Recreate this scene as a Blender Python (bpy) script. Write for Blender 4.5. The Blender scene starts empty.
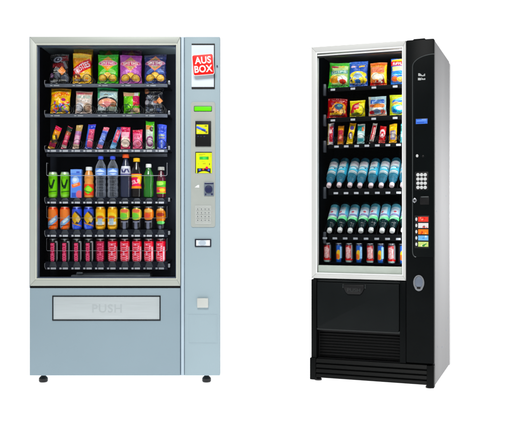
import bpy, bmesh, math, random
import numpy as np
from mathutils import Vector, Matrix

PI = math.pi
sc = bpy.context.scene
col = sc.collection
random.seed(7)

# ------------------------------------------------------------------ colour + materials
def lin(c):
    return tuple((v/255/12.92) if v/255 <= .04045 else ((v/255+.055)/1.055)**2.4 for v in c[:3])

def nd(nt, t, x=0, y=0, **kw):
    n = nt.nodes.new(t); n.location = (x, y)
    for k, v in kw.items(): setattr(n, k, v)
    return n

def pmat(name, c, rough=.5, metal=0, spec=.5, var=.04, scale=12, bump=0, bscale=300, stretch=None, emit=None, coat=0):
    m = bpy.data.materials.new(name); m.use_nodes = True
    nt = m.node_tree; b = nt.nodes['Principled BSDF']
    L = lin(c)
    b.inputs['Roughness'].default_value = rough
    b.inputs['Metallic'].default_value = metal
    b.inputs['Specular IOR Level'].default_value = spec
    b.inputs['Coat Weight'].default_value = coat
    tc = nd(nt, 'ShaderNodeTexCoord')
    src = tc.outputs['Object']
    if stretch:
        mp = nd(nt, 'ShaderNodeMapping'); mp.inputs['Scale'].default_value = stretch
        nt.links.new(src, mp.inputs[0]); src = mp.outputs[0]
    nz = nd(nt, 'ShaderNodeTexNoise'); nz.inputs['Scale'].default_value = scale; nz.inputs['Detail'].default_value = 4
    nt.links.new(src, nz.inputs['Vector'])
    rp = nd(nt, 'ShaderNodeValToRGB')
    rp.color_ramp.elements[0].position = .3; rp.color_ramp.elements[1].position = .7
    rp.color_ramp.elements[0].color = tuple(max(0, v*(1-var)) for v in L)+(1,)
    rp.color_ramp.elements[1].color = tuple(min(1, v*(1+var)) for v in L)+(1,)
    nt.links.new(nz.outputs['Fac'], rp.inputs[0]); nt.links.new(rp.outputs[0], b.inputs['Base Color'])
    if bump:
        n2 = nd(nt, 'ShaderNodeTexNoise'); n2.inputs['Scale'].default_value = bscale
        nt.links.new(src, n2.inputs['Vector'])
        bp = nd(nt, 'ShaderNodeBump'); bp.inputs['Strength'].default_value = bump; bp.inputs['Distance'].default_value = .002
        nt.links.new(n2.outputs['Fac'], bp.inputs['Height']); nt.links.new(bp.outputs[0], b.inputs['Normal'])
    if emit:
        b.inputs['Emission Color'].default_value = lin(emit[0])+(1,)
        b.inputs['Emission Strength'].default_value = emit[1]
    return m

def print_mat(name, rough, metal, spec, bump=0, bscale=60, coat=0):
    m = bpy.data.materials.new(name); m.use_nodes = True
    nt = m.node_tree; b = nt.nodes['Principled BSDF']
    at = nd(nt, 'ShaderNodeAttribute', attribute_name='ink')
    nt.links.new(at.outputs['Color'], b.inputs['Base Color'])
    b.inputs['Roughness'].default_value = rough; b.inputs['Metallic'].default_value = metal
    b.inputs['Specular IOR Level'].default_value = spec; b.inputs['Coat Weight'].default_value = coat
    if bump:
        tc = nd(nt, 'ShaderNodeTexCoord'); nz = nd(nt, 'ShaderNodeTexNoise'); nz.inputs['Scale'].default_value = bscale
        nt.links.new(tc.outputs['Object'], nz.inputs['Vector'])
        bp = nd(nt, 'ShaderNodeBump'); bp.inputs['Strength'].default_value = bump; bp.inputs['Distance'].default_value = .01
        nt.links.new(nz.outputs['Fac'], bp.inputs['Height']); nt.links.new(bp.outputs[0], b.inputs['Normal'])
    return m

def clear_mat(name, tint, body, f0, f1, rough=.12):
    """thin clear plastic: see-through in the middle, milky at the edges"""
    m = bpy.data.materials.new(name); m.use_nodes = True
    nt = m.node_tree; b = nt.nodes['Principled BSDF']; out = nt.nodes['Material Output']
    b.inputs['Base Color'].default_value = lin(body)+(1,); b.inputs['Roughness'].default_value = rough
    b.inputs['Specular IOR Level'].default_value = .9
    tr = nd(nt, 'ShaderNodeBsdfTransparent'); tr.inputs[0].default_value = lin(tint)+(1,)
    lw = nd(nt, 'ShaderNodeLayerWeight'); lw.inputs['Blend'].default_value = .5
    mr = nd(nt, 'ShaderNodeMapRange'); mr.inputs['To Min'].default_value = f0; mr.inputs['To Max'].default_value = f1
    mx = nd(nt, 'ShaderNodeMixShader')
    nt.links.new(lw.outputs['Facing'], mr.inputs['Value']); nt.links.new(mr.outputs[0], mx.inputs[0])
    nt.links.new(tr.outputs[0], mx.inputs[1]); nt.links.new(b.outputs[0], mx.inputs[2])
    nt.links.new(mx.outputs[0], out.inputs[0])
    return m

def pane_mat(name, fac, tint):
    m = bpy.data.materials.new(name); m.use_nodes = True
    nt = m.node_tree; out = nt.nodes['Material Output']; nt.nodes.remove(nt.nodes['Principled BSDF'])
    tr = nd(nt, 'ShaderNodeBsdfTransparent'); tr.inputs[0].default_value = tint+(1,)
    gl = nd(nt, 'ShaderNodeBsdfGlossy'); gl.inputs['Roughness'].default_value = .02
    mx = nd(nt, 'ShaderNodeMixShader'); mx.inputs[0].default_value = fac
    nt.links.new(tr.outputs[0], mx.inputs[1]); nt.links.new(gl.outputs[0], mx.inputs[2]); nt.links.new(mx.outputs[0], out.inputs[0])
    return m

M = dict(
    blue_paint=pmat('pale blue powder coat', (158, 178, 187), .5, 0, .3, .025, 2.2, .08, 500),
    blue_dark=pmat('blue grey seam paint', (104, 122, 140), .5),
    frame=pmat('champagne aluminium frame', (178, 184, 177), .42, .1, .4, .03, 3, .05, 200, (1, 1, .1)),
    bezel=pmat('warm grey bezel plastic', (172, 178, 173), .5, 0, .3, .03, 20),
    steel=pmat('brushed flap steel', (183, 192, 195), .42, .1, .4, .05, 6, .1, 60, (1, 8, 30)),
    chrome=pmat('chrome', (190, 194, 200), .25, .9),
    black=pmat('black plastic', (12, 12, 14), .45, 0, .3, .2),
    rubber=pmat('black rubber foot', (10, 10, 14), .35, 0, .5, .2),
    inner=pmat('dark interior sheet', (7, 8, 16), 1, 0, 0, .3, 5),
    innerback=pmat('dark grey back panel', (44, 48, 58), 1, 0, 0, .5, 4),
    rail=pmat('grey shelf rail', (82, 87, 99), .5, 0, .3, .12, 30),
    raildark=pmat('dark shelf rail', (22, 25, 36), .6, 0, .1, .2, 30),
    tag=pmat('price tag card', (178, 180, 188), .5, 0, .2, .08, 80),
    tagdim=pmat('worn price tag card', (150, 154, 162), .5, 0, .2, .15, 80),  # darker, more mottled grey than the other tags
    wiredim=pmat('dull guard wire', (92, 94, 100), .4, .4),
    wire=pmat('bright wire', (132, 134, 140), .35, .5),
    coil=pmat('black spiral wire', (14, 15, 20), .4, .2),
    coilgrey=pmat('grey spiral wire', (60, 64, 72), .4, .4),
    green=pmat('green lit display', (92, 214, 8), .3, 0, .3, .02, 10, emit=((96, 225, 0), .35)),
    white=pmat('white plastic', (236, 238, 238), .4, 0, .3, .02),
    card=pmat('pale blue display card', (222, 232, 242), .4, 0, .3, .02, 9),
    red=pmat('red sign enamel', (236, 22, 16), .35, 0, .3, .02),
    letter=pmat('white lettering', (250, 250, 250), .4, 0, .3, .01),
    key=pmat('grey key', (186, 191, 188), .45, 0, .3, .03),
    keymark=pmat('dark key mark', (92, 98, 100), .5),
    navy=pmat('navy plastic', (38, 44, 84), .3, 0, .5, .1),
    slate=pmat('slate plastic', (120, 132, 148), .35, .2, .5, .1),
    wframe=pmat('off white frame enamel', (208, 209, 207), .42, 0, .35, .02, 3),
    sill=pmat('pale green grey sill', (187, 197, 188), .4, .1, .3, .05, 20),
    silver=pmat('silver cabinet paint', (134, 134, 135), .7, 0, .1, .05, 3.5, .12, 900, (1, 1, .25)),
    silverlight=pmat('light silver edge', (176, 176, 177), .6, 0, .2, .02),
    blackgloss=pmat('black satin door', (9, 12, 13), .4, 0, .06, .15, 6, .05, 700),
    blackflap=pmat('black flap plastic', (7, 9, 9), .45, 0, .10, .15, 6, .08, 600),
    flapgloss=pmat('satin flap plastic', (15, 19, 20), .48, 0, .12, .15, 6, .08, 600),
    greyline=pmat('grey trim line', (70, 75, 76), .35, .2),
    greyshadow=pmat('dark grey plastic', (32, 37, 38), .4, 0, .4, .1),  # plain dark grey for door rail, recess lip and hinges
    screen=pmat('blue lcd', (64, 110, 206), .3, 0, .3, .06, 60, emit=((60, 110, 220), .25)),
    lockface=pmat('blue grey lock face', (112, 122, 138), .35, .2),
    button=pmat('pearl button', (206, 208, 208), .3, 0, .5, .05),
    wrap=print_mat('printed foil wrapper', .22, .0, .55, .7, 55),
    tin=print_mat('printed can', .3, .25, .5),
    paper=print_mat('printed label', .5, 0, .3),
    lidmetal=pmat('can lid aluminium', (176, 180, 186), .3, .8),
    capwhite=pmat('white cap', (238, 240, 240), .4, 0, .4, .02),
    capblue=pmat('blue cap', (56, 84, 226), .4, 0, .4, .05),
    caporange=pmat('orange cap', (248, 92, 30), .4, 0, .4, .05),
    capyellow=pmat('yellow cap', (252, 190, 20), .4, 0, .4, .05),
    capgrey=pmat('grey cap', (176, 176, 172), .4, 0, .4, .05),
    cappink=pmat('pale pink cap', (246, 222, 228), .4, 0, .4, .05),
    water=clear_mat('clear water bottle', (196, 204, 218), (206, 212, 226), .05, .8, .05),
    darkclear=clear_mat('dark drink bottle', (30, 34, 52), (58, 64, 92), .6, .95),
    cola=clear_mat('cola bottle', (24, 14, 12), (30, 24, 24), .7, 1),
    juice=clear_mat('orange juice bottle', (240, 150, 50), (246, 158, 62), .93, 1, .3),
    greenclear=clear_mat('green bottle', (26, 100, 26), (46, 128, 42), .75, .95),
    maroon=clear_mat('dark red drink bottle', (70, 16, 30), (92, 30, 48), .8, .97),
    bluewater=clear_mat('blue tinted bottle', (70, 175, 205), (72, 164, 196), .28, .9, .05),
    tealdark=clear_mat('dark teal bottle', (22, 60, 64), (18, 50, 56), .55, .95),
)
M['lampdim'] = pmat('dim light tube', (240, 244, 250), .4, emit=((250, 252, 255), 4))  # for unseen tubes added to brighten the products
M['lampright'] = pmat('bright light tube', (240, 244, 250), .4, emit=((250, 252, 255), 26))
M['lamp'] = pmat('cool white light tube', (240, 244, 250), .4, emit=((250, 252, 255), 16))
M['glass'] = pane_mat('display glass', .004, (.97, .98, .98))

# ------------------------------------------------------------------ mesh helpers
def finish(name, bm, mats, parent=None, smooth=True, loc=None):
    me = bpy.data.meshes.new(name)
    bm.normal_update(); bm.to_mesh(me); bm.free()
    for m in (mats if isinstance(mats, (list, tuple)) else [mats]): me.materials.append(m)
    if smooth:
        me.polygons.foreach_set('use_smooth', [True]*len(me.polygons))
        me.set_sharp_from_angle(angle=math.radians(24))
    o = bpy.data.objects.new(name, me); col.objects.link(o)
    if parent: o.parent = parent
    if loc: o.location = loc
    return o

def box(bm, x0, x1, y0, y1, z0, z1, bev=0, mi=0):
    mat = Matrix.Translation(((x0+x1)/2, (y0+y1)/2, (z0+z1)/2)) @ Matrix.Diagonal((abs(x1-x0), abs(y1-y0), abs(z1-z0), 1))
    r = bmesh.ops.create_cube(bm, size=1, matrix=mat)
    fs = set(f for v in r['verts'] for f in v.link_faces)
    if bev > 0:
        es = list(set(e for v in r['verts'] for e in v.link_edges))
        rb = bmesh.ops.bevel(bm, geom=es, offset=min(bev, .45*min(abs(x1-x0), abs(y1-y0), abs(z1-z0))), segments=2, affect='EDGES', profile=.5)
        fs = set(f for f in fs if f.is_valid) | set(rb['faces'])
    for f in fs:
        if f.is_valid: f.material_index = mi

def prism(bm, pts, y0, y1, bev=0, mi=0):
    """closed polygon pts [(x,z)] counter-clockwise seen from the front, pulled from y0 (front) to y1"""
    a = [bm.verts.new((x, y0, z)) for x, z in pts]; b = [bm.verts.new((x, y1, z)) for x, z in pts]
    n = len(pts); fs = []
    front = bm.faces.new(a); fs.append(front); fs.append(bm.faces.new(b[::-1]))
    for i in range(n):
        j = (i+1) % n
        fs.append(bm.faces.new((a[j], a[i], b[i], b[j])))
    for f in fs: f.material_index = mi
    if bev:
        r = bmesh.ops.bevel(bm, geom=list(front.edges), offset=bev, segments=2, affect='EDGES', profile=.5)
        for f in r['faces']: f.material_index = mi

def rrect(x0, x1, z0, z1, r, n=6):
    p = []
    for cx, cz, a0 in ((x1-r, z1-r, 0), (x0+r, z1-r, 90), (x0+r, z0+r, 180), (x1-r, z0+r, 270)):
        for i in range(n+1):
            a = math.radians(a0+90*i/n); p.append((cx+r*math.cos(a), cz+r*math.sin(a)))
    return p

def ring_prism(bm, outer, inner, y0, y1, mi=0):
    n = len(outer)
    A = [bm.verts.new((x, y0, z)) for x, z in outer]; B = [bm.verts.new((x, y0, z)) for x, z in inner]
    C = [bm.verts.new((x, y1, z)) for x, z in outer]; D = [bm.verts.new((x, y1, z)) for x, z in inner]
    for i in range(n):
        j = (i+1) % n
        for q in ((A[i], A[j], B[j], B[i]), (A[j], A[i], C[i], C[j]), (B[i], B[j], D[j], D[i]), (C[j], C[i], D[i], D[j])):
            bm.faces.new(q).material_index = mi

def tube(bm, pts, r, n=8, mi=0):
    P = [Vector(p) for p in pts]; rings = []
    up = Vector((0, 0, 1)); prev = None
    for i, p in enumerate(P):
        t = (P[min(i+1, len(P)-1)]-P[max(i-1, 0)]).normalized()
        if prev is None:
            u = t.cross(up)
            if u.length < .1: u = t.cross(Vector((1, 0, 0)))
            u.normalize()
        else:
            u = (prev-t*prev.dot(t)).normalized()
        prev = u; w = t.cross(u)
        rings.append([bm.verts.new(p+r*(math.cos(2*PI*k/n)*u+math.sin(2*PI*k/n)*w)) for k in range(n)])
    for a, b in zip(rings, rings[1:]):
        for k in range(n):
            bm.faces.new((a[k], a[(k+1) % n], b[(k+1) % n], b[k])).material_index = mi
    bm.faces.new(rings[0][::-1]).material_index = mi; bm.faces.new(rings[-1]).material_index = mi

def lathe(bm, prof, n=24, mi=0, cx=0, cy=0):
    rings = []
    for r, z in prof:
        rings.append([bm.verts.new((cx+r*math.cos(2*PI*k/n), cy+r*math.sin(2*PI*k/n), z)) for k in range(n)] if r > 1e-6 else [bm.verts.new((cx, cy, z))])
    for a, b in zip(rings, rings[1:]):
        for k in range(n):
            j = (k+1) % n
            q = [a[k % len(a)], a[j % len(a)], b[j % len(b)], b[k % len(b)]]
            q = list(dict.fromkeys(q))
            if len(q) > 2: bm.faces.new(q).material_index = mi

def disc_y(bm, cx, cz, rx, rz, y0, y1, n=24, mi=0, bev=0):
    prism(bm, [(cx+rx*math.cos(2*PI*i/n), cz+rz*math.sin(2*PI*i/n)) for i in range(n)], y0, y1, bev, mi)

def text_mesh(body, size, xc, zc, y, depth=.001, bold=.0, rot=0, sx=1, spacing=1):
    cu = bpy.data.curves.new('lettering', 'FONT'); cu.body = body; cu.size = 1; cu.extrude = .5; cu.offset = bold
    cu.align_x = 'CENTER'; cu.align_y = 'CENTER'; cu.space_character = spacing
    o = bpy.data.objects.new('lettering', cu); col.objects.link(o)
    bpy.context.view_layer.update()
    me = bpy.data.meshes.new_from_object(o.evaluated_get(bpy.context.evaluated_depsgraph_get()))
    bpy.data.objects.remove(o); bpy.data.curves.remove(cu)
    bm = bmesh.new(); bm.from_mesh(me); bpy.data.meshes.remove(me)
    xs = [v.co.x for v in bm.verts]; ys = [v.co.y for v in bm.verts]
    ox, oy = (min(xs)+max(xs))/2, (min(ys)+max(ys))/2
    c, s = math.cos(rot), math.sin(rot)
    for v in bm.verts:
        x, z, e = (v.co.x-ox)*size*sx, (v.co.y-oy)*size, v.co.z
        v.co = (xc+c*x-s*z, y-e*depth, zc+s*x+c*z)
    return bm

# ------------------------------------------------------------------ painted vertex canvases
FONT = {'A': '0E11111F111111', 'B': '1E11111E11111E', 'C': '0E11101010110E', 'D': '1E11111111111E', 'E': '1F10101E10101F', 'F': '1F10101E101010',
        'G': '0E11101711110F', 'H': '1111111F111111', 'I': '0E04040404040E', 'K': '11121418141211', 'L': '1010101010101F', 'M': '111B1515111111',
        'N': '11191513111111', 'O': '0E11111111110E', 'P': '1E11111E101010', 'R': '1E11111E141211', 'S': '0F10100E01011E', 'T': '1F040404040404',
        'U': '1111111111110E', 'V': '11111111110A04', 'W': '11111115151B11', 'Y': '11110A04040404', 'Z': '1F01020408101F', "'": '04040000000000', '-': '0000001F000000', ' ': '00000000000000'}

class Cv:
    def __init__(s, w, h, base, asp=.7):
        s.w, s.h, s.asp = w, h, asp
        s.a = np.empty((h, w, 3)); s.a[:] = lin(base)
        s.U, s.V = np.meshgrid(np.linspace(0, 1, w), np.linspace(0, 1, h))
        s.px = 1.0/h
    def loc(s, cu, cv, rot):
        x = (s.U-cu)*s.asp; y = s.V-cv; c, n = math.cos(rot), math.sin(rot)
        return c*x+n*y, -n*x+c*y
    def put(s, d, c, op=1):
        m = np.clip(.5-d/s.px, 0, 1)[..., None]*op; s.a = s.a*(1-m)+np.array(lin(c))*m; return s
    def rect(s, cu, cv, hw, hh, c, rot=0, op=1):
        x, y = s.loc(cu, cv, rot); return s.put(np.maximum(abs(x)-hw*s.asp, abs(y)-hh), c, op)
    def ell(s, cu, cv, rw, rh, c, rot=0, op=1):
        x, y = s.loc(cu, cv, rot); k = np.sqrt((x/(rw*s.asp))**2+(y/rh)**2); return s.put((k-1)*min(rw*s.asp, rh), c, op)
    def ring(s, cu, cv, rw, rh, t, c, op=1):
        x, y = s.loc(cu, cv, 0); k = np.sqrt((x/(rw*s.asp))**2+(y/rh)**2); return s.put(abs(k-1)*min(rw*s.asp, rh)-t, c, op)
    def dia(s, cu, cv, rw, rh, c, op=1):
        x, y = s.loc(cu, cv, 0); return s.put((abs(x)/(rw*s.asp)+abs(y)/rh-1)*min(rw*s.asp, rh), c, op)
    def text(s, t, cu, cv, hw, hh, c, rot=0, bold=.35, slant=0):
        x, y = s.loc(cu, cv, rot); x = x-slant*y
        W = len(t)*6-1; gx = (x/(hw*s.asp)*.5+.5)*W; gy = (.5-y/hh*.5)*7
        d = np.full(gx.shape, 9.0)
        for i, ch in enumerate(t):
            hx = FONT.get(ch, FONT[' '])
            for r in range(7):
                bits = int(hx[2*r:2*r+2], 16)
                for b in range(5):
                    if bits >> (4-b) & 1:
                        d = np.minimum(d, np.maximum(abs(gx-(i*6+b+.5)), abs(gy-(r+.5)))-.5-bold*.3)
        return s.put(d*hh*2/7, c)
    def blobs(s, n, u0, u1, v0, v1, r0, r1, cols, seed):
        R = random.Random(seed)
        for _ in range(n):
            r = R.uniform(r0, r1)
            s.ell(R.uniform(u0, u1), R.uniform(v0, v1), r/s.asp, r*R.uniform(.6, 1), R.choice(cols), R.uniform(0, 3))
        return s
    def chips(s, cols=((236, 176, 72), (248, 204, 110))):
        for cu, cv, rw, rh, r in ((.27, .2, .2, .11, .3), (.73, .2, .2, .11, -.3), (.5, .28, .17, .1, .1)):
            s.ell(cu, cv, rw, rh, cols[0], r); s.ell(cu, cv+.015, rw*.75, rh*.7, cols[1], r)
        return s
    def grain(s, amt, seed):
        R = np.random.RandomState(seed); n = R.rand(s.h//3+2, s.w//3+2)
        n = np.kron(n, np.ones((3, 3)))[:s.h, :s.w][..., None]; s.a = np.clip(s.a*(1-amt+2*amt*n), 0, 1); return s

def grid_mesh(name, pos, ink, mat, closed=False):
    """pos (h,w,3), ink (h,w,3)"""
    h, w, _ = pos.shape
    me = bpy.data.meshes.new(name)
    idx = np.arange(h*w).reshape(h, w)
    if closed:
        nx = np.roll(idx, -1, 1)
        q = np.stack([idx[:-1], nx[:-1], nx[1:], idx[1:]], -1).reshape(-1, 4)
    else:
        q = np.stack([idx[:-1, :-1], idx[:-1, 1:], idx[1:, 1:], idx[1:, :-1]], -1).reshape(-1, 4)
    me.from_pydata(pos.reshape(-1, 3).tolist(), [], q.tolist())
    at = me.color_attributes.new('ink', 'FLOAT_COLOR', 'POINT')
    c = np.ones((h*w, 4), dtype=np.float32); k = ink.reshape(-1, 3); g = k @ np.array([.25, .6, .15]); c[:, :3] = np.clip(g[:, None]+(k-g[:, None])*1.15, 0, 1)
    at.data.foreach_set('color', c.ravel())
    me.materials.append(mat); me.polygons.foreach_set('use_smooth', [True]*len(me.polygons)); me.update()
    return me

def wrapper_mesh(name, W, H, T, cv, seed, seam=.07, pinch=.05, wr=.0027, bar=False):
    R = random.Random(seed); h, w = cv.h, cv.w
    u = np.linspace(0, 1, w)[None, :].repeat(h, 0); v = np.linspace(0, 1, h)[:, None].repeat(w, 1)
    half = W/2*(1-pinch*np.sin(PI*v)**.7+.012*np.sin(v*11+R.random()*6))
    x = (2*u-1)*half
    z = H*v+H*.012*np.sin(u*5+R.random()*6)*(v**4)+H*.012*(u-.5)*R.uniform(-1, 1)*4*(v**3)
    e = np.clip(np.minimum(v-seam, 1-seam-v)/.3, 0, 1)
    p = np.sin(e*PI/2)**.8*np.clip(1-(2*u-1)**2, 0, 1)**.55
    wrk = np.zeros_like(u)
    for _ in range(7):
        a = R.uniform(0, PI); f = R.uniform(6, 22)
        wrk += np.sin((u*math.cos(a)*W/H+v*math.sin(a))*f+R.uniform(0, 6))*R.uniform(.3, 1)
    fold = np.exp(-((v-seam-.1)/.08)**2)+np.exp(-((v-1+seam+.1)/.08)**2)
    y = -T/2*p-wr*wrk*p**.5-.0012*fold*np.sin(u*W*700)*np.clip(1-(2*u-1)**2, 0, 1)
    y -= .0006*np.sin(v*H*2600)*(np.minimum(v, 1-v) < seam)
    front = np.stack([x, y, z], -1); back = np.stack([x, np.abs(y)*.8, z], -1)[:, 1:-1][:, ::-1]
    pos = np.concatenate([front, back], 1); ink = np.concatenate([cv.a, cv.a[:, 1:-1][:, ::-1]], 1)
    return grid_mesh(name, pos, ink, M['wrap'], True)

def round_mesh(name, prof, cv, mat, z0=None, z1=None, off=0):
    """revolved shell; the canvas covers the front half and repeats behind"""
    prof = np.array(prof, float)
    if z0 is not None:
        zz = np.linspace(z0, z1, cv.h); rr = np.interp(zz, prof[:, 1], prof[:, 0])+off
    else:
        s = np.concatenate([[0], np.cumsum(np.hypot(*np.diff(prof, axis=0).T))]); t = np.linspace(0, s[-1], cv.h)
        rr = np.interp(t, s, prof[:, 0])+off; zz = np.interp(t, s, prof[:, 1])
    n = 2*cv.w
    th = -PI+PI*(np.arange(n)+.5)/cv.w
    pos = np.stack([rr[:, None]*np.cos(th)[None], rr[:, None]*np.sin(th)[None], np.repeat(zz[:, None], n, 1)], -1)
    ink = np.concatenate([cv.a, cv.a], 1)
    return grid_mesh(name, pos, ink, mat, True)

# ------------------------------------------------------------------ camera (drives the survey of the two machines)
F_PX = 826.0; CAMZ = .919
cam = bpy.data.cameras.new('camera'); cam.sensor_width = 36; cam.lens = 36*F_PX/509; cam.shift_y = 1.0/509
cam.clip_start = .05; cam.clip_end = 200
co = bpy.data.objects.new('camera', cam); co.location = (0, 0, CAMZ); co.rotation_euler = (PI/2, 0, 0)
col.objects.link(co); sc.camera = co

class Frame:
    """local frame of one machine: x along its front, y into its depth, z up; measures positions on its planes"""
    def __init__(s, origin, rot):
        s.m = Matrix.Translation(origin) @ Matrix.Rotation(rot, 4, 'Z'); s.inv = s.m.inverted(); s.rot = rot
        s.c = s.inv @ Vector((0, 0, CAMZ))
    def at(s, px, py, d=0):
        r = s.inv.to_3x3() @ Vector(((px-254.5)/F_PX, 1, -(py-213.5)/F_PX))
        t = (d-s.c.y)/r.y; p = s.c+r*t
        return p.x, p.z
    def X(s, px, d=0): return s.at(px, 213.5, d)[0]
    def Z(s, px, py, d=0): return s.at(px, py, d)[1]
    def W(s, p): return s.m @ Vector(p)

LF = Frame(Vector(((124.5-254.5)*4.42/F_PX, 4.42, 0)), 0)
A = Vector((.941, 4.32, 0)); B = Vector((.3137, 4.547, 0))
RROT = math.atan2(A.y-B.y, A.x-B.x); RW = (A-B).length
RFm = Frame((A+B)/2, RROT)

def root(name, F, label, cat, group=None):
    o = bpy.data.objects.new(name, None); o.empty_display_size = .1; col.objects.link(o)
    o.matrix_world = F.m; tag(o, label, cat, group); return o
def tag(o, label, cat, group=None):
    o['label'] = label; o['category'] = cat
    if group: o['group'] = group

def pbox(F, px0, px1, py0, py1, d0, d1, bm, bev=0, mi=0):
    """box whose front face at depth d0 spans the given surveyed rectangle"""
    pm = (px0+px1)/2
    box(bm, F.X(px0, d0), F.X(px1, d0), d0, d1, F.Z(pm, py1, d0), F.Z(pm, py0, d0), bev, mi)
def part(name, F, rects, mat, parent, bev=.002):
    bm = bmesh.new()
    for r in rects: pbox(F, *r, bm, bev)
    return finish(name, bm, mat, parent)
def prr(F, px0, px1, py0, py1, d): pm = (px0+px1)/2; return F.X(px0, d), F.X(px1, d), F.Z(pm, py1, d), F.Z(pm, py0, d)

# ================================================================== SETTING
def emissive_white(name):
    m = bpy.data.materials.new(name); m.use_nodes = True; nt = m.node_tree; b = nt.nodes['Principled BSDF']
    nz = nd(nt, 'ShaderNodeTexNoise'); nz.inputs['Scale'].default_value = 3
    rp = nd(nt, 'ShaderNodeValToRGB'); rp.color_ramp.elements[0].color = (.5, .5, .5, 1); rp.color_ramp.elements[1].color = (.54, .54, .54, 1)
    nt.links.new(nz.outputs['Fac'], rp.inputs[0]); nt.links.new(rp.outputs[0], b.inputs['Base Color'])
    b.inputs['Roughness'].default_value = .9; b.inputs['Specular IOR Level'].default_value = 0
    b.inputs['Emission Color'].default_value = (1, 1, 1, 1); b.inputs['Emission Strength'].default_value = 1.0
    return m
sweep = emissive_white('backlit white studio sweep')  # glow added so floor and backdrop stay white without contact shadows
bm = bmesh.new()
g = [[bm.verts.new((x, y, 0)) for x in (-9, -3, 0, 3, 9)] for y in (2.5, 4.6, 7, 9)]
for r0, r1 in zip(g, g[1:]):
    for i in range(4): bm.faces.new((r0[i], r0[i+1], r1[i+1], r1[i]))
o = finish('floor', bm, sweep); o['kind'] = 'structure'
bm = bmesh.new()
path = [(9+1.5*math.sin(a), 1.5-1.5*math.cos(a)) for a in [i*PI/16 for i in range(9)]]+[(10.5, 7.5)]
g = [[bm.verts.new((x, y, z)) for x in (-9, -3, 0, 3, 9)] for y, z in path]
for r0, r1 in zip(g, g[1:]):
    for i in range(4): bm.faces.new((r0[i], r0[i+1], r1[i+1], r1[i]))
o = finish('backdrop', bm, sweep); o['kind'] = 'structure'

# ================================================================== WIDE MACHINE
LM = root('vending_machine', LF, 'wide pale blue-grey vending machine with red AUS BOX sign on its control column', 'vending machine', 'two glass-fronted vending machines')
F = LF
x0, x1 = F.X(29.6), F.X(220); zt = F.Z(124, 36.8); zb = F.Z(124, 375.6); D = .78
bm = bmesh.new(); ins = .036
box(bm, x0+.003, x0+.009, .064, D, zb, zt-.01, .002)
box(bm, x1-ins-.012, x1-ins, .064, D, zb, zt-.01, .003)
box(bm, x0+.009, x1-ins-.012, .064, D, zt-.024, zt-.012, .002)
box(bm, x0+.009, x1-ins-.012, .064, D, zb+.002, zb+.016, .002)
box(bm, x0+.009, x1-ins-.012, D-.012, D-.002, zb+.016, zt-.024, .002)
finish('cabinet', bm, M['blue_paint'], LM)
# inside of the cabinet
bx0, bx1, bz0, bz1 = F.X(33.6), F.X(178), F.Z(124, 281), F.Z(124, 40.5)
bd = .37
bm = bmesh.new()
box(bm, bx0-.008, bx0, .05, bd, bz0, bz1); box(bm, bx1, bx1+.008, .05, bd, bz0, bz1)
box(bm, bx0-.008, bx1+.008, .05, bd, bz1, bz1+.008); box(bm, bx0-.008, bx1+.008, .05, bd, bz0-.008, bz0)
finish('interior_lining', bm, M['inner'], LM)
bm = bmesh.new(); box(bm, bx0, bx1, bd-.008, bd, bz0, bz1); finish('back_panel', bm, M['innerback'], LM)
# window frame: four mitred bars
bm = bmesh.new()
ox0, ox1, oz0, oz1 = F.X(30), F.X(180.4), F.Z(105, 285.8), F.Z(105, 37)
ix0, ix1, iz0, iz1 = F.X(37), F.X(176.2), F.Z(105, 278.2), F.Z(105, 45.2)
O = [(ox0, oz0), (ox1, oz0), (ox1, oz1), (ox0, oz1)]; I = [(ix0, iz0), (ix1, iz0), (ix1, iz1), (ix0, iz1)]
fr = -.006
for i in range(4):
    j = (i+1) % 4
    prism(bm, [O[i], O[j], I[j], I[i]], fr, .04, .0025)
frame = finish('window_frame', bm, M['frame'], LM)
bm = bmesh.new(); e = .0065
ring_prism(bm, [(ix0-e, iz0-e), (ix1+e, iz0-e), (ix1+e, iz1+e), (ix0-e, iz1+e)], [(ix0-.001, iz0-.001), (ix1+.001, iz0-.001), (ix1+.001, iz1+.001), (ix0-.001, iz1+.001)], fr-.003, fr+.001)
finish('frame_lip', bm, pmat('pale aluminium lip', (204, 208, 196), .35, .1), frame, False)
bm = bmesh.new()     # dark seam lines around and rubber seal inside the frame
box(bm, ix0, ix0+.004, .004, .04, iz0, iz1); box(bm, ix1-.004, ix1, .004, .04, iz0, iz1)
box(bm, ix0+.004, ix1-.004, .004, .04, iz1-.004, iz1); box(bm, ix0+.004, ix1-.004, .004, .04, iz0, iz0+.004)
finish('rubber_seal', bm, pmat('slate window seal', (70, 84, 104), .5), frame)
bm = bmesh.new(); box(bm, ox0-.003, ox0-.0005, 0, .05, zb+.47, zt); box(bm, ox0-.003, ox1, 0, .05, oz1+.0005, zt); finish('door_edge', bm, M['slate'], frame)
bm = bmesh.new(); box(bm, ix0+.004, ix1-.004, .014, .018, iz0+.004, iz1-.004); finish('glass_pane', bm, M['glass'], LM)
bm = bmesh.new(); lathe(bm, [(0, bz0+.03), (.006, bz0+.03), (.006, bz1-.03), (0, bz1-.03)], 12, 0, bx1-.0065, .047); finish('light_tube', bm, M['lamp'], LM)  # added behind the frame, out of view, to light the shelves
bm = bmesh.new(); tube(bm, [(bx0+.05, .049, bz1-.0065), (bx1-.05, .049, bz1-.0065)], .006, 12); finish('light_tube', bm, M['lampdim'], LM)
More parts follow.
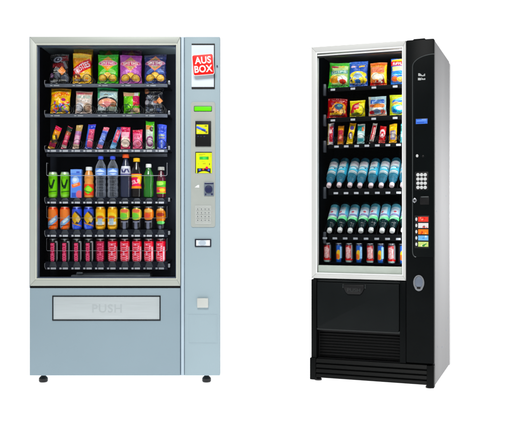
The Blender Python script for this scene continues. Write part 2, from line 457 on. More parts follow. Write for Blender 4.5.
# lower panel with its flap
lp = part('lower_panel', F, [(29.6, 180.2, 288.2, 375.6, 0, .06)], pmat('deeper blue powder coat', (141, 161, 172), .5, 0, .3, .03, 2.2, .08, 500), LM, .003)  # darker base colour puts the downward light falloff into the panel
part('seam', F, [(29.8, 180.2, 285.9, 288.1, .012, .05)], M['black'], LM, 0)
bm = bmesh.new()
X0, X1, Z0, Z1 = prr(F, 52.3, 160.6, 295.6, 320.6, -.002)
ring_prism(bm, [(X0, Z0), (X1, Z0), (X1, Z1), (X0, Z1)], [(X0+.005, Z0+.005), (X1-.005, Z0+.005), (X1-.005, Z1-.005), (X0+.005, Z1-.005)], -.004, .004)
flap = part('delivery_flap', F, [(53.6, 159.4, 296.9, 319.4, -.0015, .004)], M['steel'], LM, .0012)
finish('flap_surround', bm, M['black'], flap, False)
xc, zc = F.at(107, 308.4)
bm = text_mesh('PUSH', .062, xc, zc, -.0016, .0012, .01, 0, 1.05, 1.1); finish('embossed_lettering', bm, pmat('pressed steel lettering', (172, 181, 184), .42, .1), flap, False)
# control column
colm = part('control_column', F, [(184.6, 220, 36.8, 375.6, 0, .06)], M['blue_paint'], LM, .003)
part('column_strip', F, [(181, 184.1, 36.8, 375.6, -.002, .05)], pmat('light blue edge strip', (178, 197, 210), .45), LM, .003)
part('column_seam', F, [(180.3, 184.7, 37.2, 375.2, .012, .05)], M['blue_dark'], LM, 0)
# lit card window and its sign
bm = bmesh.new()
pbox(F, 191.6, 214.8, 43.6, 45, -.004, .004, bm, 0, 0); pbox(F, 191.6, 214.8, 87, 88.8, -.004, .004, bm, 0, 0); pbox(F, 213.9, 214.8, 45.05, 86.95, -.004, .004, bm, 0, 0)
cw = part('card_window', F, [(191.6, 213.9, 45, 87, -.0025, .003)], M['card'], LM, 0); finish('window_edge', bm, M['black'], cw, False)
cx, cz = F.at(203.2, 64.7, -.03); k = 4.39/F_PX
def turned(pts, a, cx, cz): return [(cx+x*math.cos(a)-z*math.sin(a), cz+x*math.sin(a)+z*math.cos(a)) for x, z in pts]
a = math.radians(4.6)
bm = bmesh.new(); prism(bm, turned(rrect(-10.6*k, 10.6*k, -10.4*k, 10.4*k, 1.9*k), a, cx, cz), -.032, -.024, .001)
sg = finish('logo_sign', bm, M['letter'], LM)
bm = bmesh.new(); prism(bm, turned(rrect(-10.15*k, 10.15*k, -9.95*k, 9.95*k, 1.6*k), a, cx, cz), -.0335, -.031, .0006); finish('sign_face', bm, M['red'], sg)
bm = bmesh.new(); box(bm, cx-.01, cx+.01, -.0238, -.003, cz-.02, cz+.02); finish('sign_bracket', bm, M['black'], sg)
for t, dz, sx in (('AUS', 4.5, 1.0), ('BOX', -4.2, 1.0)):
    px_, pz_ = cx-math.sin(a)*dz*k, cz+math.cos(a)*dz*k
    bm = text_mesh(t, 9.4*k, px_, pz_, -.0337, .0008, .026, a, .90, 1.05)
    finish('lettering', bm, M['letter'], sg, False)
bm = bmesh.new(); X, Z = F.at(217.2, 66.3); disc_y(bm, X, Z, .0035, .005, -.007, .002, 16); finish('key_lock', bm, M['navy'], LM)
# bezel
X0, X1, Z0, Z1 = prr(F, 191, 215.2, 102, 227.2, -.004)
bm = bmesh.new(); prism(bm, rrect(X0, X1, Z0, Z1, .010), -.004, .004, .002); bez = finish('control_bezel', bm, M['bezel'], LM)
def rplate(name, F, px0, px1, py0, py1, d0, d1, r, mat, parent, bev=.0008):
    bm = bmesh.new(); prism(bm, rrect(*prr(F, px0, px1, py0, py1, d0), r), d0, d1, bev); return finish(name, bm, mat, parent)
gd = rplate('display', F, 193.9, 211.9, 106, 111.4, -.006, -.001, .003, pmat('dark green rim', (40, 92, 20), .4), LM)
rplate('lit_face', F, 194.5, 211.3, 106.6, 110.8, -.0075, -.003, .0025, M['green'], gd)
cr = rplate('card_reader', F, 195.3, 211, 121, 146.3, -.010, -.001, .0012, M['black'], LM)
cvs = Cv(36, 30, (222, 226, 70), 1.2)
cvs.rect(.4, .55, .42, .13, (60, 96, 214), -.42).rect(.33, .68, .25, .05, (120, 150, 236), -.42).rect(.62, .35, .2, .07, (28, 50, 120), -.42).rect(.85, .2, .08, .12, (130, 120, 30)).rect(.8, .85, .1, .05, (90, 80, 30)).rect(.15, .25, .1, .1, (240, 240, 120))
def printed_panel(name, F, px0, px1, py0, py1, d, cv, parent, mat=None):
    X0, X1, Z0, Z1 = prr(F, px0, px1, py0, py1, d)
    u = np.linspace(X0, X1, cv.w); v = np.linspace(Z0, Z1, cv.h); P = np.zeros((cv.h, cv.w, 3)); P[..., 0] = u[None]; P[..., 1] = d; P[..., 2] = v[:, None]
    o = bpy.data.objects.new(name, grid_mesh(name, P, cv.a, mat or M['paper'])); col.objects.link(o); o.parent = parent; return o
printed_panel('picture', F, 196.4, 208.2, 124.6, 134, -.0108, cvs, cr)
bm = bmesh.new()
for q, w in ((197.5, 1.2), (200.6, .9), (203.6, 1.6)): pbox(F, q, q+w, 135.8, 137, -.0112, -.009, bm)
finish('indicator_marks', bm, M['navy'], cr, False)
ct = rplate('payment_terminal', F, 195.3, 211.9, 151.9, 173.2, -.006, -.001, .001, M['black'], LM)
cvs = Cv(64, 84, (222, 236, 66), .78)
cvs.rect(.3, .9, .12, .012, (150, 120, 40)).rect(.5, .93, .08, .01, (170, 120, 60)).rect(.5, .74, .28, .075, (74, 190, 78)).rect(.52, .74, .1, .05, (96, 220, 110)).rect(.76, .74, .03, .075, (40, 140, 50))
cvs.rect(.45, .58, .1, .01, (196, 190, 50)).rect(.52, .47, .09, .03, (196, 190, 60)).rect(.15, .46, .02, .03, (200, 200, 60)).rect(.85, .44, .025, .045, (90, 90, 40)).rect(.93, .86, .015, .08, (200, 190, 50))
x, y = cvs.loc(.5, -.42, 0); dd = abs(np.hypot(x*1.05, y)-.58)-.06; dd = np.maximum(dd, abs(x)-.33); cvs.put(dd, (16, 16, 24))
x, y = cvs.loc(.5, .165, 0); cvs.put(np.maximum(np.maximum(abs(x)-.33, abs(y)-.075), -(np.hypot(x, y+.42)-.36)), (14, 14, 22))
cvs.ell(.24, .17, .08, .05, (84, 104, 220)).ell(.8, .16, .07, .05, (84, 104, 220)).ell(.46, .19, .06, .045, (230, 90, 60)).ell(.68, .27, .09, .065, (236, 40, 90))
printed_panel('terminal_face', F, 195.95, 211.9, 152.8, 173.2, -.0068, cvs, ct)
bm = bmesh.new(); X, Z = F.at(196.8, 186.4, -.004); prism(bm, [(X-.012, Z-.006), (X+.013, Z-.007), (X+.013, Z+.009), (X+.004, Z+.007)], -.006, -.003); finish('sticker', bm, M['white'], LM, False)
cs = part('coin_slot', F, [(204, 213.8, 182.4, 195.8, -.010, -.001)], M['slate'], LM, .002)
bm = bmesh.new(); X, Z = F.at(208.6, 189.2, -.01); lathe(bm, [(0, 0), (.019, 0), (.021, .004), (.018, .010), (.007, .012), (0, .012)], 24)
bmesh.ops.rotate(bm, verts=bm.verts, cent=(0, 0, 0), matrix=Matrix.Rotation(PI/2, 3, 'X')); bmesh.ops.translate(bm, verts=bm.verts, vec=(X, -.010, Z)); finish('turn_knob', bm, M['navy'], cs)
for q in [(204.6, 213.4, 182.8, 184, -.0125, -.009), (205, 206.2, 193.4, 195.2, -.0125, -.009), (211, 212.8, 193.2, 195, -.0125, -.009)]: part('slot_plate', F, [q], M['navy'], cs, .0006)
kp = rplate('keypad', F, 195, 211.2, 205.4, 224.2, -.0055, -.001, .002, pmat('keypad plate', (182, 187, 184), .5, 0, .3, .03), LM)
for r in range(4):
    for c in range(4):
        kx, ky = 197.7+c*3.72, 209.1+r*3.7
        bm = bmesh.new(); prism(bm, rrect(*prr(F, kx-1.45, kx+1.45, ky-1.45, ky+1.45, -.0085), .002, 3), -.0085, -.005, .0012)
        pbox(F, kx-.45, kx+.45, ky-.6, ky+.6, -.0089, -.0083, bm, 0, 1)
        finish('key', bm, [M['key'], M['keymark']], kp)
cvs = Cv(40, 20, (214, 224, 232), 2.4); cvs.ell(.45, .5, .25, .5, (168, 182, 196), 0, .7); cvs.rect(.88, .5, .13, .6, (250, 251, 253)); cvs.rect(.05, .5, .06, .6, (240, 244, 248))
bs = rplate('bill_slot', F, 194.8, 211.2, 239, 246.9, -.005, .002, .002, pmat('dark slot frame', (22, 28, 44), .35), LM)
printed_panel('slot_face', F, 196.2, 209.9, 240.2, 245.7, -.0056, cvs, bs)
part('push_button', F, [(197, 208.2, 298.3, 307.8, -.014, .002)], pmat('pearl grey button', (196, 200, 196), .45), LM, .003)
bm = bmesh.new(); X0, X1, Z0, Z1 = prr(F, 187.8, 218.4, 314.5, 343.6, 0); e = .0022
ring_prism(bm, [(X0, Z0), (X1, Z0), (X1, Z1), (X0, Z1)], [(X0+e, Z0+e), (X1-e, Z0+e), (X1-e, Z1-e), (X0+e, Z1-e)], -.0012, .002)
finish('access_panel_edge', bm, pmat('pale blue edge', (170, 189, 199), .5), colm, False)
for fx, fy in ((43.4, .09), (206.6, .09), (50, .70), (200, .70)):
    bm = bmesh.new(); X = F.X(fx, .09); h = zb+.004
    lathe(bm, [(0, 0), (.021, 0), (.0245, .006), (.0245, .020), (.020, .027), (.012, .034), (0, .034)], 24, 0, X, fy)
    ft = finish('foot', bm, M['rubber'], LM)
    bm = bmesh.new(); lathe(bm, [(0, .034), (.009, .034), (.009, h), (0, h)], 12, 0, X, fy); finish('foot_stem', bm, M['coilgrey'], ft)

# ---- shelves
def wire_coil(name, cx, z, r, d0, d1, turns, parent, mat, wr=.0016, ph=-PI/2):
    bm = bmesh.new(); n = int(turns*22)
    tube(bm, [(cx+r*math.cos(ph+2*PI*turns*i/n), d0+(d1-d0)*max(0, (i-22))/(n-22), z+r*math.sin(ph+2*PI*turns*i/n)) for i in range(n+1)], wr, 6)
    return finish(name, bm, mat, parent)
PD, RD = .135, .10            # depth of the products and of the rails behind the window plane
rails = {1: (83.9, 87.2), 2: (114, 117.4), 3: (149.4, 152.4), 4: (201.2, 204), 5: (234.4, 237.2), 6: (267.2, 269.8)}
bases = {1: 84.3, 2: 114, 3: 149.2, 4: 198, 5: 229.6, 6: 261.6}
slots = {1: [59, 81.5, 107.5, 130.5, 155.5], 2: [59.5, 83, 107, 131.5, 154.5]}
ten = [53, 65, 77, 88.8, 100.6, 112.6, 125, 137, 149, 161]
LZ = {}
for r in range(1, 7):
    y0, y1 = rails[r]
    zr1, zr0 = F.Z(105, y0, RD), F.Z(105, y1, RD)
    zt_ = F.Z(105, bases[r], PD); LZ[r] = zt_
    xl, xr = F.X(45, RD), F.X(167.5, RD)
    bm = bmesh.new()
    box(bm, xl, xr, RD+.004, bd-.012, zt_-.006, zt_, .001)
    box(bm, xl, xr, RD+.0045, RD+.012, zr0, zt_-.0065, 0)
    sh = finish('shelf', bm, M['raildark'], LM)
    bm = bmesh.new(); box(bm, xl, xr, RD-.002, RD+.004, zr0, zr1, .0015); finish('price_rail', bm, M['rail'] if r < 4 else M['raildark'], sh)
    bm = bmesh.new(); pbox(F, 168, 169.8, y0-3.4, y0+.4, RD-.01, RD+.02, bm, .001); finish('shelf_clip', bm, M['wire'], sh)
    bm = bmesh.new(); X, Z = F.at(44.6, y0-3.5, RD-.006); X2, Z2 = F.at(46, y1-.6, RD-.006)
    tube(bm, [(X, RD+.03, Z+.004), (X, RD-.004, Z), (X, RD-.006, (Z+Z2)/2), (X+.004, RD-.006, Z2+.004), (X2, RD-.004, Z2)], .0018, 6); finish('rail_hook', bm, M['wire'], sh)
    if r == 3:
        bm = bmesh.new(); pbox(F, 46.5, 167, 153.4, 156.6, .178, .21, bm, .002); finish('lower_rail', bm, M['rail'], sh)
    cols_ = slots.get(r, ten)
    for i, cx in enumerate(cols_):
        if r <= 2: a0, a1, b0, b1 = cx-9, cx-6.6, cx-5.3, cx+.2
        else: a0, a1, b0, b1 = cx-5.6, cx-3.4, cx-2.4, cx+2.9
        dim = M['tagdim'] if (r <= 2 or (r == 6 and i > 7)) else M['tag']
        bm = bmesh.new(); m_ = (y0+y1)/2; hh = .62 if r < 3 else .95
        pbox(F, b0, b1, m_-hh, m_+hh, RD-.0035, RD-.001, bm, .0004); pbox(F, a0, a1, m_-hh*.9, m_+hh*.9, RD-.0035, RD-.001, bm, .0004)
        finish('price_tag', bm, dim, sh)
        if r <= 2:
            for sg_ in (-1, 1): wire_coil('spiral', F.X(cx+sg_*5.3, .1), zt_+.0262, .0245, .108, .33, 6, sh, M['coil'])
        elif r == 3:
            wire_coil('spiral', F.X(cx, .1), zt_+.0262, .0245, .108, .33, 6, sh, M['coil'], .0013)
        else:
            bm = bmesh.new(); X, Z = F.at(cx, y0, RD); X2, Z2 = F.at(cx, bases[r]+.3, RD)
            prism(bm, [(X-.022, Z+.001), (X+.022, Z+.001), (X+.012, Z2), (X-.012, Z2)], RD-.002, RD+.003, .0008); finish('can_stop', bm, M['coilgrey'], sh)
    if r >= 4:
        gy, gt = {4: (175.6, 163), 5: (218, 206.4), 6: (250.8, 238.6)}[r]
        XL, Zg = F.at(46.6, gy, RD-.004); XR, _ = F.at(167, gy, RD-.004); Zt = F.Z(46.6, gt, RD-.004)
        bm = bmesh.new()
        tube(bm, [(XL, RD+.03, Zt), (XL, RD-.002, Zt), (XL, RD-.004, Zt-.006), (XL, RD-.004, Zg+.006), (XL+.002, RD-.004, Zg+.002), (XL+.006, RD-.004, Zg), (XR-.006, RD-.004, Zg), (XR-.002, RD-.004, Zg+.002), (XR, RD-.004, Zg+.006), (XR, RD-.004, Zt-.006), (XR, RD-.002, Zt), (XR, RD+.03, Zt)], .0017 if r == 4 else .0011, 8)
        finish('guard_rail', bm, M['wire'] if r == 4 else M['wiredim'], sh)
bm = bmesh.new()
pbox(F, 71, 150, 275.2, 277.6, .10, .2, bm, .002); pbox(F, 76, 150, 272.6, 275.1, .13, .2, bm, .002); pbox(F, 76.5, 82.5, 272.2, 274.4, .105, .13, bm, .002)
finish('delivery_lift', bm, M['slate'] if False else pmat('grey lift metal', (86, 92, 98), .45, .2, .3, .3, 14), LM)

# ------------------------------------------------------------------ product builders
def put(F, o, px, d, z, roll=0, lean=0):
    p = F.W((F.X(px, d), d, z)); o.matrix_world = Matrix.Translation(p) @ Matrix.Rotation(F.rot, 4, 'Z') @ Matrix.Rotation(roll, 4, 'Y') @ Matrix.Rotation(lean, 4, 'X')
    return o

def sized(F, px0, px1, py0, d, z):
    W = F.X(px1, d)-F.X(px0, d); H = F.Z((px0+px1)/2, py0, d)-z
    return W, H

def wrapped(F, name, px0, px1, py0, d, z, cvf, label, cat, group, seed, puff=.05, roll=0, lean=-.06, res=(60, 78), seam=.07, pinch=.05, ink=1):
    W, H = sized(F, px0, px1, py0, d, z)
    cv = cvf(Cv(res[0], res[1], (255, 255, 255), W/H)); 
    R = random.Random(seed*7)
    if name == 'snack_bag':
        for v in (.11, .135, .36, .865):
            u = R.uniform(.1, .35); c = R.choice([(250, 246, 236), (40, 36, 40), (250, 246, 236)])
            while u < .85:
                l = R.uniform(.02, .07); cv.rect(u+l/2, v, l/2, .006, c, 0, .75); u += l+R.uniform(.015, .04)
    cv.grain(.10, seed); cv.a *= ink  # low ink values paint shade onto the bags behind
    o = bpy.data.objects.new(name, wrapper_mesh(name, W, H, puff, cv, seed, seam, pinch)); col.objects.link(o)
    put(F, o, (px0+px1)/2, d, z, roll, lean); tag(o, label, cat, group); return o

def can(F, px, d, z, H, R, cv, label, group, lidmat=None, turn=0):
    prof = [(0, .003), (R*.72, .001), (R*.82, .0), (R*.88, .003), (R*.985, .012), (R, .018), (R, H-.018), (R*.97, H-.013), (R*.86, H-.004), (R*.84, H-.002)]
    o = bpy.data.objects.new('drink_can', None); o.empty_display_size = .03; col.objects.link(o)
    me = round_mesh('can_body', prof, cv, M['tin'])
    b = bpy.data.objects.new('can_body', me); col.objects.link(b); b.parent = o
    bm = bmesh.new(); lathe(bm, [(R*.84, H-.0035), (R*.875, H-.001), (R*.87, H+.0005), (R*.82, H), (R*.79, H-.005), (0, H-.0045)], 32)
    prism(bm, [(x, z) for x, z in []] or [(-.004, 0), (.004, 0), (.004, .012), (-.004, .012)], 0, .001) if False else None
    finish('can_lid', bm, lidmat or M['lidmetal'], o)
    put(F, o, px, d, z); o.rotation_euler.z += turn; tag(o, label, 'drink can', group); return o

def copy_tree(o):
    c = o.copy(); col.objects.link(c)
    for ch in o.children:
        d_ = ch.copy(); col.objects.link(d_); d_.parent = c
        for g_ in ch.children:
            e_ = g_.copy(); col.objects.link(e_); e_.parent = d_
    return c

def bottle(R, H, prof, body, cap, caph, capr, lab=None, lz=None, ribs=None, name='drink_bottle', liquid=None):
    """prof in fractions of R and H, up to the neck; cap sits on top"""
    o = bpy.data.objects.new(name, None); o.empty_display_size = .03; col.objects.link(o)
    pr = [(r*R, z*H) for r, z in prof]
    if ribs:
        s = np.array(pr); zz = np.linspace(s[0, 1], s[-1, 1], 70); rr = np.interp(zz, s[:, 1], s[:, 0])
        m = ((zz > ribs[0]*H) & (zz < ribs[1]*H)); rr = rr-m*R*.06*(np.sin(zz/H*2*PI*ribs[2]) > .2); pr = list(zip(rr, zz))
    bm = bmesh.new(); lathe(bm, [(0, pr[0][1]+.004)]+pr, 72 if ribs else 32)
    if ribs:
        for v in bm.verts:
            if .03*H < v.co.z < .5*H or .74*H < v.co.z < .88*H:
                k_ = 1-.05*max(0, math.sin(9*math.atan2(v.co.y, v.co.x))); v.co.x *= k_; v.co.y *= k_
    finish('bottle_body', bm, M[body], o)
    zt = pr[-1][1]
    bm = bmesh.new(); lathe(bm, [(capr, zt-.004), (capr*1.02, zt-.003), (capr, zt+caph*.85), (capr*.88, zt+caph), (0, zt+caph)], 28)
    finish('bottle_cap', bm, M[cap], o)
    if lab is not None:
        me = round_mesh('bottle_label', prof_scale(prof, R, H), lab, M['paper'], lz[0]*H, lz[1]*H, .0008)
        l = bpy.data.objects.new('bottle_label', me); col.objects.link(l); l.parent = o
    return o
def prof_scale(prof, R, H): return [(r*R, z*H) for r, z in prof]

WATER = [(.75, 0), (.95, .02), (1, .06), (.97, .3), (.97, .5), (1, .53), (1, .70), (.92, .78), (.6, .87), (.42, .91), (.36, .93), (.36, .96)]
SODA = [(.7, 0), (.95, .03), (1, .1), (.98, .25), (.88, .36), (1, .5), (1, .66), (.85, .76), (.55, .86), (.40, .92), (.38, .95)]
SLIM = [(.8, 0), (.97, .02), (1, .06), (1, .5), (.97, .62), (.8, .74), (.5, .86), (.36, .92), (.36, .95)]
JUICE = [(.85, 0), (1, .03), (1, .45), (.92, .5), (.92, .52), (1, .57), (.98, .68), (.8, .8), (.6, .86), (.58, .9)]

# ------------------------------------------------------------------ products of the wide machine
S = {r: LZ[r]+.0005 for r in LZ}
GB = 'snack bags on the top two shelves of the wide machine'
def c_dark(c):
    c.a[:] = lin((8, 7, 10)); c.rect(.75, .83, .22, .09, (110, 14, 26), .3).ell(.45, .80, .24, .11, (150, 152, 170)).ell(.45, .80, .15, .075, (36, 30, 52)).ell(.47, .8, .06, .03, (190, 190, 205))
    c.rect(.5, .6, .32, .07, (96, 12, 20)).rect(.85, .62, .06, .12, (90, 90, 96), .4).dia(.68, .42, .2, .15, (232, 142, 82)).ell(.12, .27, .12, .07, (120, 84, 120)).ell(.12, .27, .06, .035, (180, 150, 180)).blobs(9, .4, .95, .1, .3, .04, .1, [(74, 78, 92), (110, 114, 126), (50, 52, 64)], 3).rect(.3, .1, .25, .025, (150, 150, 156), .1); return c
wrapped(F, 'snack_bag', 49.5, 69, 54, PD, S[1], c_dark, 'black snack bag with silver round emblem, leftmost on the top shelf', 'snack bag', GB, 1)
def c_twist(c):
    c.a[:] = lin((248, 190, 70)); c.ell(.4, .75, .4, .16, (240, 140, 50), 0, .7).ell(.3, .9, .6, .06, (250, 214, 110)).rect(.5, .52, .62, .15, (206, 22, 40), .55).rect(.72, .7, .25, .06, (214, 30, 44), .55)
    c.text('TWISTIES', .5, .53, .46, .085, (238, 232, 246), .52, .6).ell(.25, .25, .2, .09, (150, 60, 50)).ell(.75, .22, .22, .12, (250, 206, 120)).ell(.35, .12, .3, .04, (120, 90, 90)).blobs(10, .1, .9, .08, .3, .02, .05, [(252, 220, 140), (230, 150, 50), (170, 80, 50)], 4); return c
wrapped(F, 'snack_bag', 72.5, 91.5, 53.5, PD, S[1], c_twist, 'yellow-orange snack bag with a red diagonal band and white word', 'snack bag', GB, 2)
def c_smith(base, dark, lightc, emb, word='SMITHS'):
    def f(c):
        c.a[:] = lin(base); c.rect(.5, .97, .6, .04, dark).ell(.15, .5, .2, .18, dark, .4, .5).ell(.9, .6, .15, .25, dark, 0, .5).ell(.3, .42, .22, .06, lightc, .5, .7).ell(.72, .42, .2, .07, lightc, -.4, .7)
        c.dia(.5, .68, .40, .27, emb[0]).dia(.5, .68, .30, .2, emb[1]).ell(.5, .69, .46, .095, emb[2]).ell(.5, .69, .42, .075, emb[3]).text(word, .5, .69, .34, .045, (248, 244, 240), 0, .5)
        c.chips().rect(.3, .07, .22, .03, lightc, .1, .8); return c
    return f
wrapped(F, 'snack_bag', 97.5, 118.5, 54.5, PD, S[1], c_smith((82, 196, 52), (46, 160, 44), (170, 226, 130), ((240, 170, 70), (226, 150, 90), (250, 196, 210), (214, 60, 120))), 'bright green chip bag with an orange diamond emblem', 'snack bag', GB, 3)
wrapped(F, 'snack_bag', 119.5, 142, 55.2, PD, S[1], c_smith((186, 92, 176), (150, 60, 150), (206, 130, 200), ((228, 150, 120), (190, 170, 110), (234, 160, 190), (206, 50, 90))), 'mauve pink chip bag with a diamond emblem', 'snack bag', GB, 4)
wrapped(F, 'snack_bag', 144, 166.5, 54.5, PD, S[1], c_smith((38, 46, 106), (22, 26, 66), (92, 120, 190), ((214, 130, 90), (150, 140, 100), (190, 140, 170), (150, 40, 90))), 'navy blue chip bag with a diamond emblem, rightmost on the top shelf', 'snack bag', GB, 5)
wrapped(F, 'snack_bag', 73, 93, 46.5, PD+.075, S[1]+.012, c_twist, 'second yellow snack bag, its top peeking above the yellow bag with the red band', 'snack bag', GB, 22, ink=.35)  # print darkened to paint in the shade behind the front bags
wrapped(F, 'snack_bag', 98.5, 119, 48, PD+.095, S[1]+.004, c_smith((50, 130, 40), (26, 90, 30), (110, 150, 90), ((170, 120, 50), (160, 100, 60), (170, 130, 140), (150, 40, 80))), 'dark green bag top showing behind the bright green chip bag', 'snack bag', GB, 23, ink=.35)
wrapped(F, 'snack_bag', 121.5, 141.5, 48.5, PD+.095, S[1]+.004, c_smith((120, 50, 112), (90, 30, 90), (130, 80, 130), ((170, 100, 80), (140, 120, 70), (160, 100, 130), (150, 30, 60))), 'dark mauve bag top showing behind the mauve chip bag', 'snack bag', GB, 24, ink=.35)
def c_yel(c):
    c.a[:] = lin((250, 196, 28)); c.rect(.5, .98, .6, .03, (214, 150, 20)).text('NATURAL', .5, .75, .44, .075, (226, 30, 40), .22, .7).rect(.5, .62, .35, .012, (200, 140, 20), .2)
    c.blobs(34, .08, .92, .08, .46, .035, .075, [(110, 200, 80), (60, 160, 220), (230, 70, 60), (250, 130, 60), (160, 90, 200), (90, 120, 230), (240, 230, 120), (120, 210, 200)], 5).ell(.68, .55, .12, .06, (170, 40, 120)); return c
wrapped(F, 'snack_bag', 50, 70, 88.5, PD, S[2], c_yel, 'golden yellow lolly bag with red lettering above multicoloured sweets', 'snack bag', GB, 6, roll=.04)
def c_pale(c):
    c.a[:] = lin((226, 206, 196)); c.rect(.5, .9, .5, .06, (232, 150, 140), .03).rect(.3, .88, .2, .03, (206, 90, 120)).rect(.75, .9, .2, .02, (190, 110, 100)).rect(.5, .72, .4, .06, (176, 190, 180)).rect(.4, .72, .05, .05, (226, 206, 196)).rect(.65, .72, .03, .05, (226, 206, 196)).rect(.5, .55, .38, .03, (196, 186, 180)).ell(.3, .28, .26, .2, (216, 214, 220)).ell(.74, .26, .22, .2, (190, 160, 136)).blobs(8, .6, .9, .1, .4, .03, .05, [(160, 120, 100), (210, 190, 170)], 6); return c
wrapped(F, 'snack_bag', 75, 92, 91.2, PD, S[2], c_pale, 'pale cream snack bag with a peach band along its top', 'snack bag', GB, 7, roll=.03)
def c_teal(c):
    c.a[:] = lin((188, 208, 204)); c.rect(.5, .95, .6, .06, (50, 160, 96)).rect(.06, .8, .06, .2, (90, 180, 130)).rect(.5, .74, .35, .05, (160, 190, 200)).rect(.45, .72, .1, .02, (120, 110, 90)).ell(.5, .44, .48, .2, (20, 24, 34)).ell(.5, .40, .44, .17, (240, 170, 140)).ell(.5, .34, .25, .12, (226, 140, 140)).ell(.82, .34, .14, .1, (140, 90, 60)).rect(.25, .18, .2, .05, (220, 226, 230)).rect(.7, .18, .2, .08, (150, 160, 140)).rect(.5, .06, .5, .06, (40, 50, 56)).blobs(10, .1, .9, .1, .26, .02, .05, [(40, 50, 60), (190, 200, 200), (120, 130, 130)], 8); return c
wrapped(F, 'snack_bag', 97, 118, 88, PD, S[2], c_teal, 'pale teal bag with green top and dark arch over a peach shape', 'snack bag', GB, 8)
def c_gp(c):
    c.a[:] = lin((104, 186, 60)); c.rect(.3, .9, .4, .09, (222, 170, 140)).rect(.8, .9, .12, .1, (226, 226, 226)).rect(.82, .6, .2, .22, (186, 40, 84)).rect(.78, .42, .16, .08, (226, 60, 70)).ell(.45, .5, .18, .3, (142, 222, 76)).rect(.2, .35, .1, .1, (60, 130, 50)).rect(.8, .15, .22, .1, (226, 186, 150)).rect(.45, .1, .12, .08, (240, 226, 210)).blobs(8, 0, .4, 0, .5, .03, .06, [(70, 150, 50), (150, 220, 90)], 9); return c
wrapped(F, 'snack_bag', 123.5, 140, 92.2, PD, S[2], c_gp, 'small green pouch with pink right side and peach top corner', 'snack bag', GB, 9, roll=-.02)
def c_dk2(c):
    c.a[:] = lin((20, 21, 28)); c.ell(.1, .88, .14, .1, (150, 100, 76)).blobs(12, .1, .6, .3, .66, .04, .1, [(96, 100, 112), (160, 162, 170), (60, 62, 74)], 11).dia(.82, .5, .18, .13, (214, 142, 92)).ell(.6, .45, .12, .05, (150, 84, 60)).rect(.35, .13, .3, .05, (170, 176, 184), .08).rect(.75, .14, .12, .06, (60, 80, 120)).blobs(8, .1, .9, .02, .3, .03, .07, [(50, 56, 74), (90, 96, 112)], 12); return c
wrapped(F, 'snack_bag', 144.5, 163.5, 88.4, PD, S[2], c_dk2, 'black snack bag with grey streaks and an orange patch on the second shelf', 'snack bag', GB, 10)

GK = 'snack bars leaning in the spirals of the wide machine'
def bar(px0, px1, py0, roll, cvf, label, seed, F=F, d=PD, z=None, group=GK, puff=.022):
    return wrapped(F, 'snack_bar', px0, px1, py0, d, S[3] if z is None else z, cvf, label, 'snack bar', group, seed, puff, roll, -.05, (28, 60), .09, .02)
def stripes(base, items, end=None):
    def f(c):
        c.a[:] = lin(base)
        for it in items: getattr(c, it[0])(*it[1:])
        if end: c.rect(.5, .97, .7, .06, end); c.rect(.5, .03, .7, .05, end)
        return c
    return f
bar(47.5, 54.2, 125.4, .34, stripes((206, 150, 36), [('rect', .5, .2, .6, .1, (150, 40, 70)), ('rect', .5, .45, .5, .16, (60, 40, 30), .5), ('rect', .4, .5, .2, .1, (240, 200, 60), .5), ('rect', .5, .75, .6, .1, (240, 150, 50)), ('rect', .5, .93, .7, .1, (216, 40, 84))]), 'yellow and dark snack bar with a crimson top end', 31)
bar(60.6, 65.8, 125.8, .30, stripes((216, 70, 100), [('rect', .5, .86, .7, .12, (30, 50, 40)), ('rect', .5, .7, .6, .08, (180, 100, 70)), ('rect', .5, .12, .6, .06, (200, 180, 170)), ('rect', .5, .45, .25, .14, (240, 130, 150))]), 'thin rose-red snack bar with a dark green top end', 32)
bar(72.3, 78.6, 124.6, .17, stripes((214, 110, 160), [('rect', .5, .88, .7, .14, (202, 170, 110)), ('rect', .5, .66, .6, .07, (190, 140, 190)), ('rect', .5, .4, .35, .16, (240, 190, 214)), ('rect', .5, .1, .6, .1, (222, 190, 170))]), 'pink and white snack bar with a golden tan top end', 33)
bar(84.5, 92, 124, .15, stripes((226, 96, 128), [('rect', .5, .9, .7, .1, (50, 70, 200)), ('rect', .08, .4, .18, .5, (70, 110, 214)), ('rect', .6, .6, .3, .05, (200, 70, 110)), ('rect', .6, .36, .3, .05, (246, 170, 190)), ('rect', .5, .03, .6, .05, (60, 70, 170))]), 'rose pink snack bar with a royal blue top and left edge', 34)
bar(96.2, 101.8, 126, .33, stripes((126, 150, 230), [('rect', .5, .94, .7, .1, (226, 120, 140)), ('text', 'MILK', .5, .55, .2, .06, (240, 244, 255), 1.57), ('rect', .5, .12, .6, .08, (216, 130, 150)), ('rect', .5, .75, .6, .05, (80, 100, 200))]), 'periwinkle blue snack bar with small pink ends', 35)
bar(109.6, 115.4, 126.2, .33, stripes((112, 170, 226), [('rect', .5, .6, .34, .3, (214, 70, 100)), ('rect', .5, .62, .2, .2, (240, 120, 140)), ('rect', .5, .1, .6, .1, (150, 200, 240)), ('rect', .5, .95, .7, .08, (40, 60, 130))]), 'light blue snack bar with a long red panel', 36)
bar(120.6, 130.2, 127, 0, stripes((222, 70, 120), [('rect', .5, .7, .4, .1, (246, 180, 200)), ('rect', .5, .82, .5, .05, (200, 30, 80)), ('ell', .5, .32, .46, .25, (240, 220, 206)), ('rect', .5, .57, .4, .03, (250, 210, 220))], (214, 50, 90)), 'hot pink packet with a large cream disc', 37)
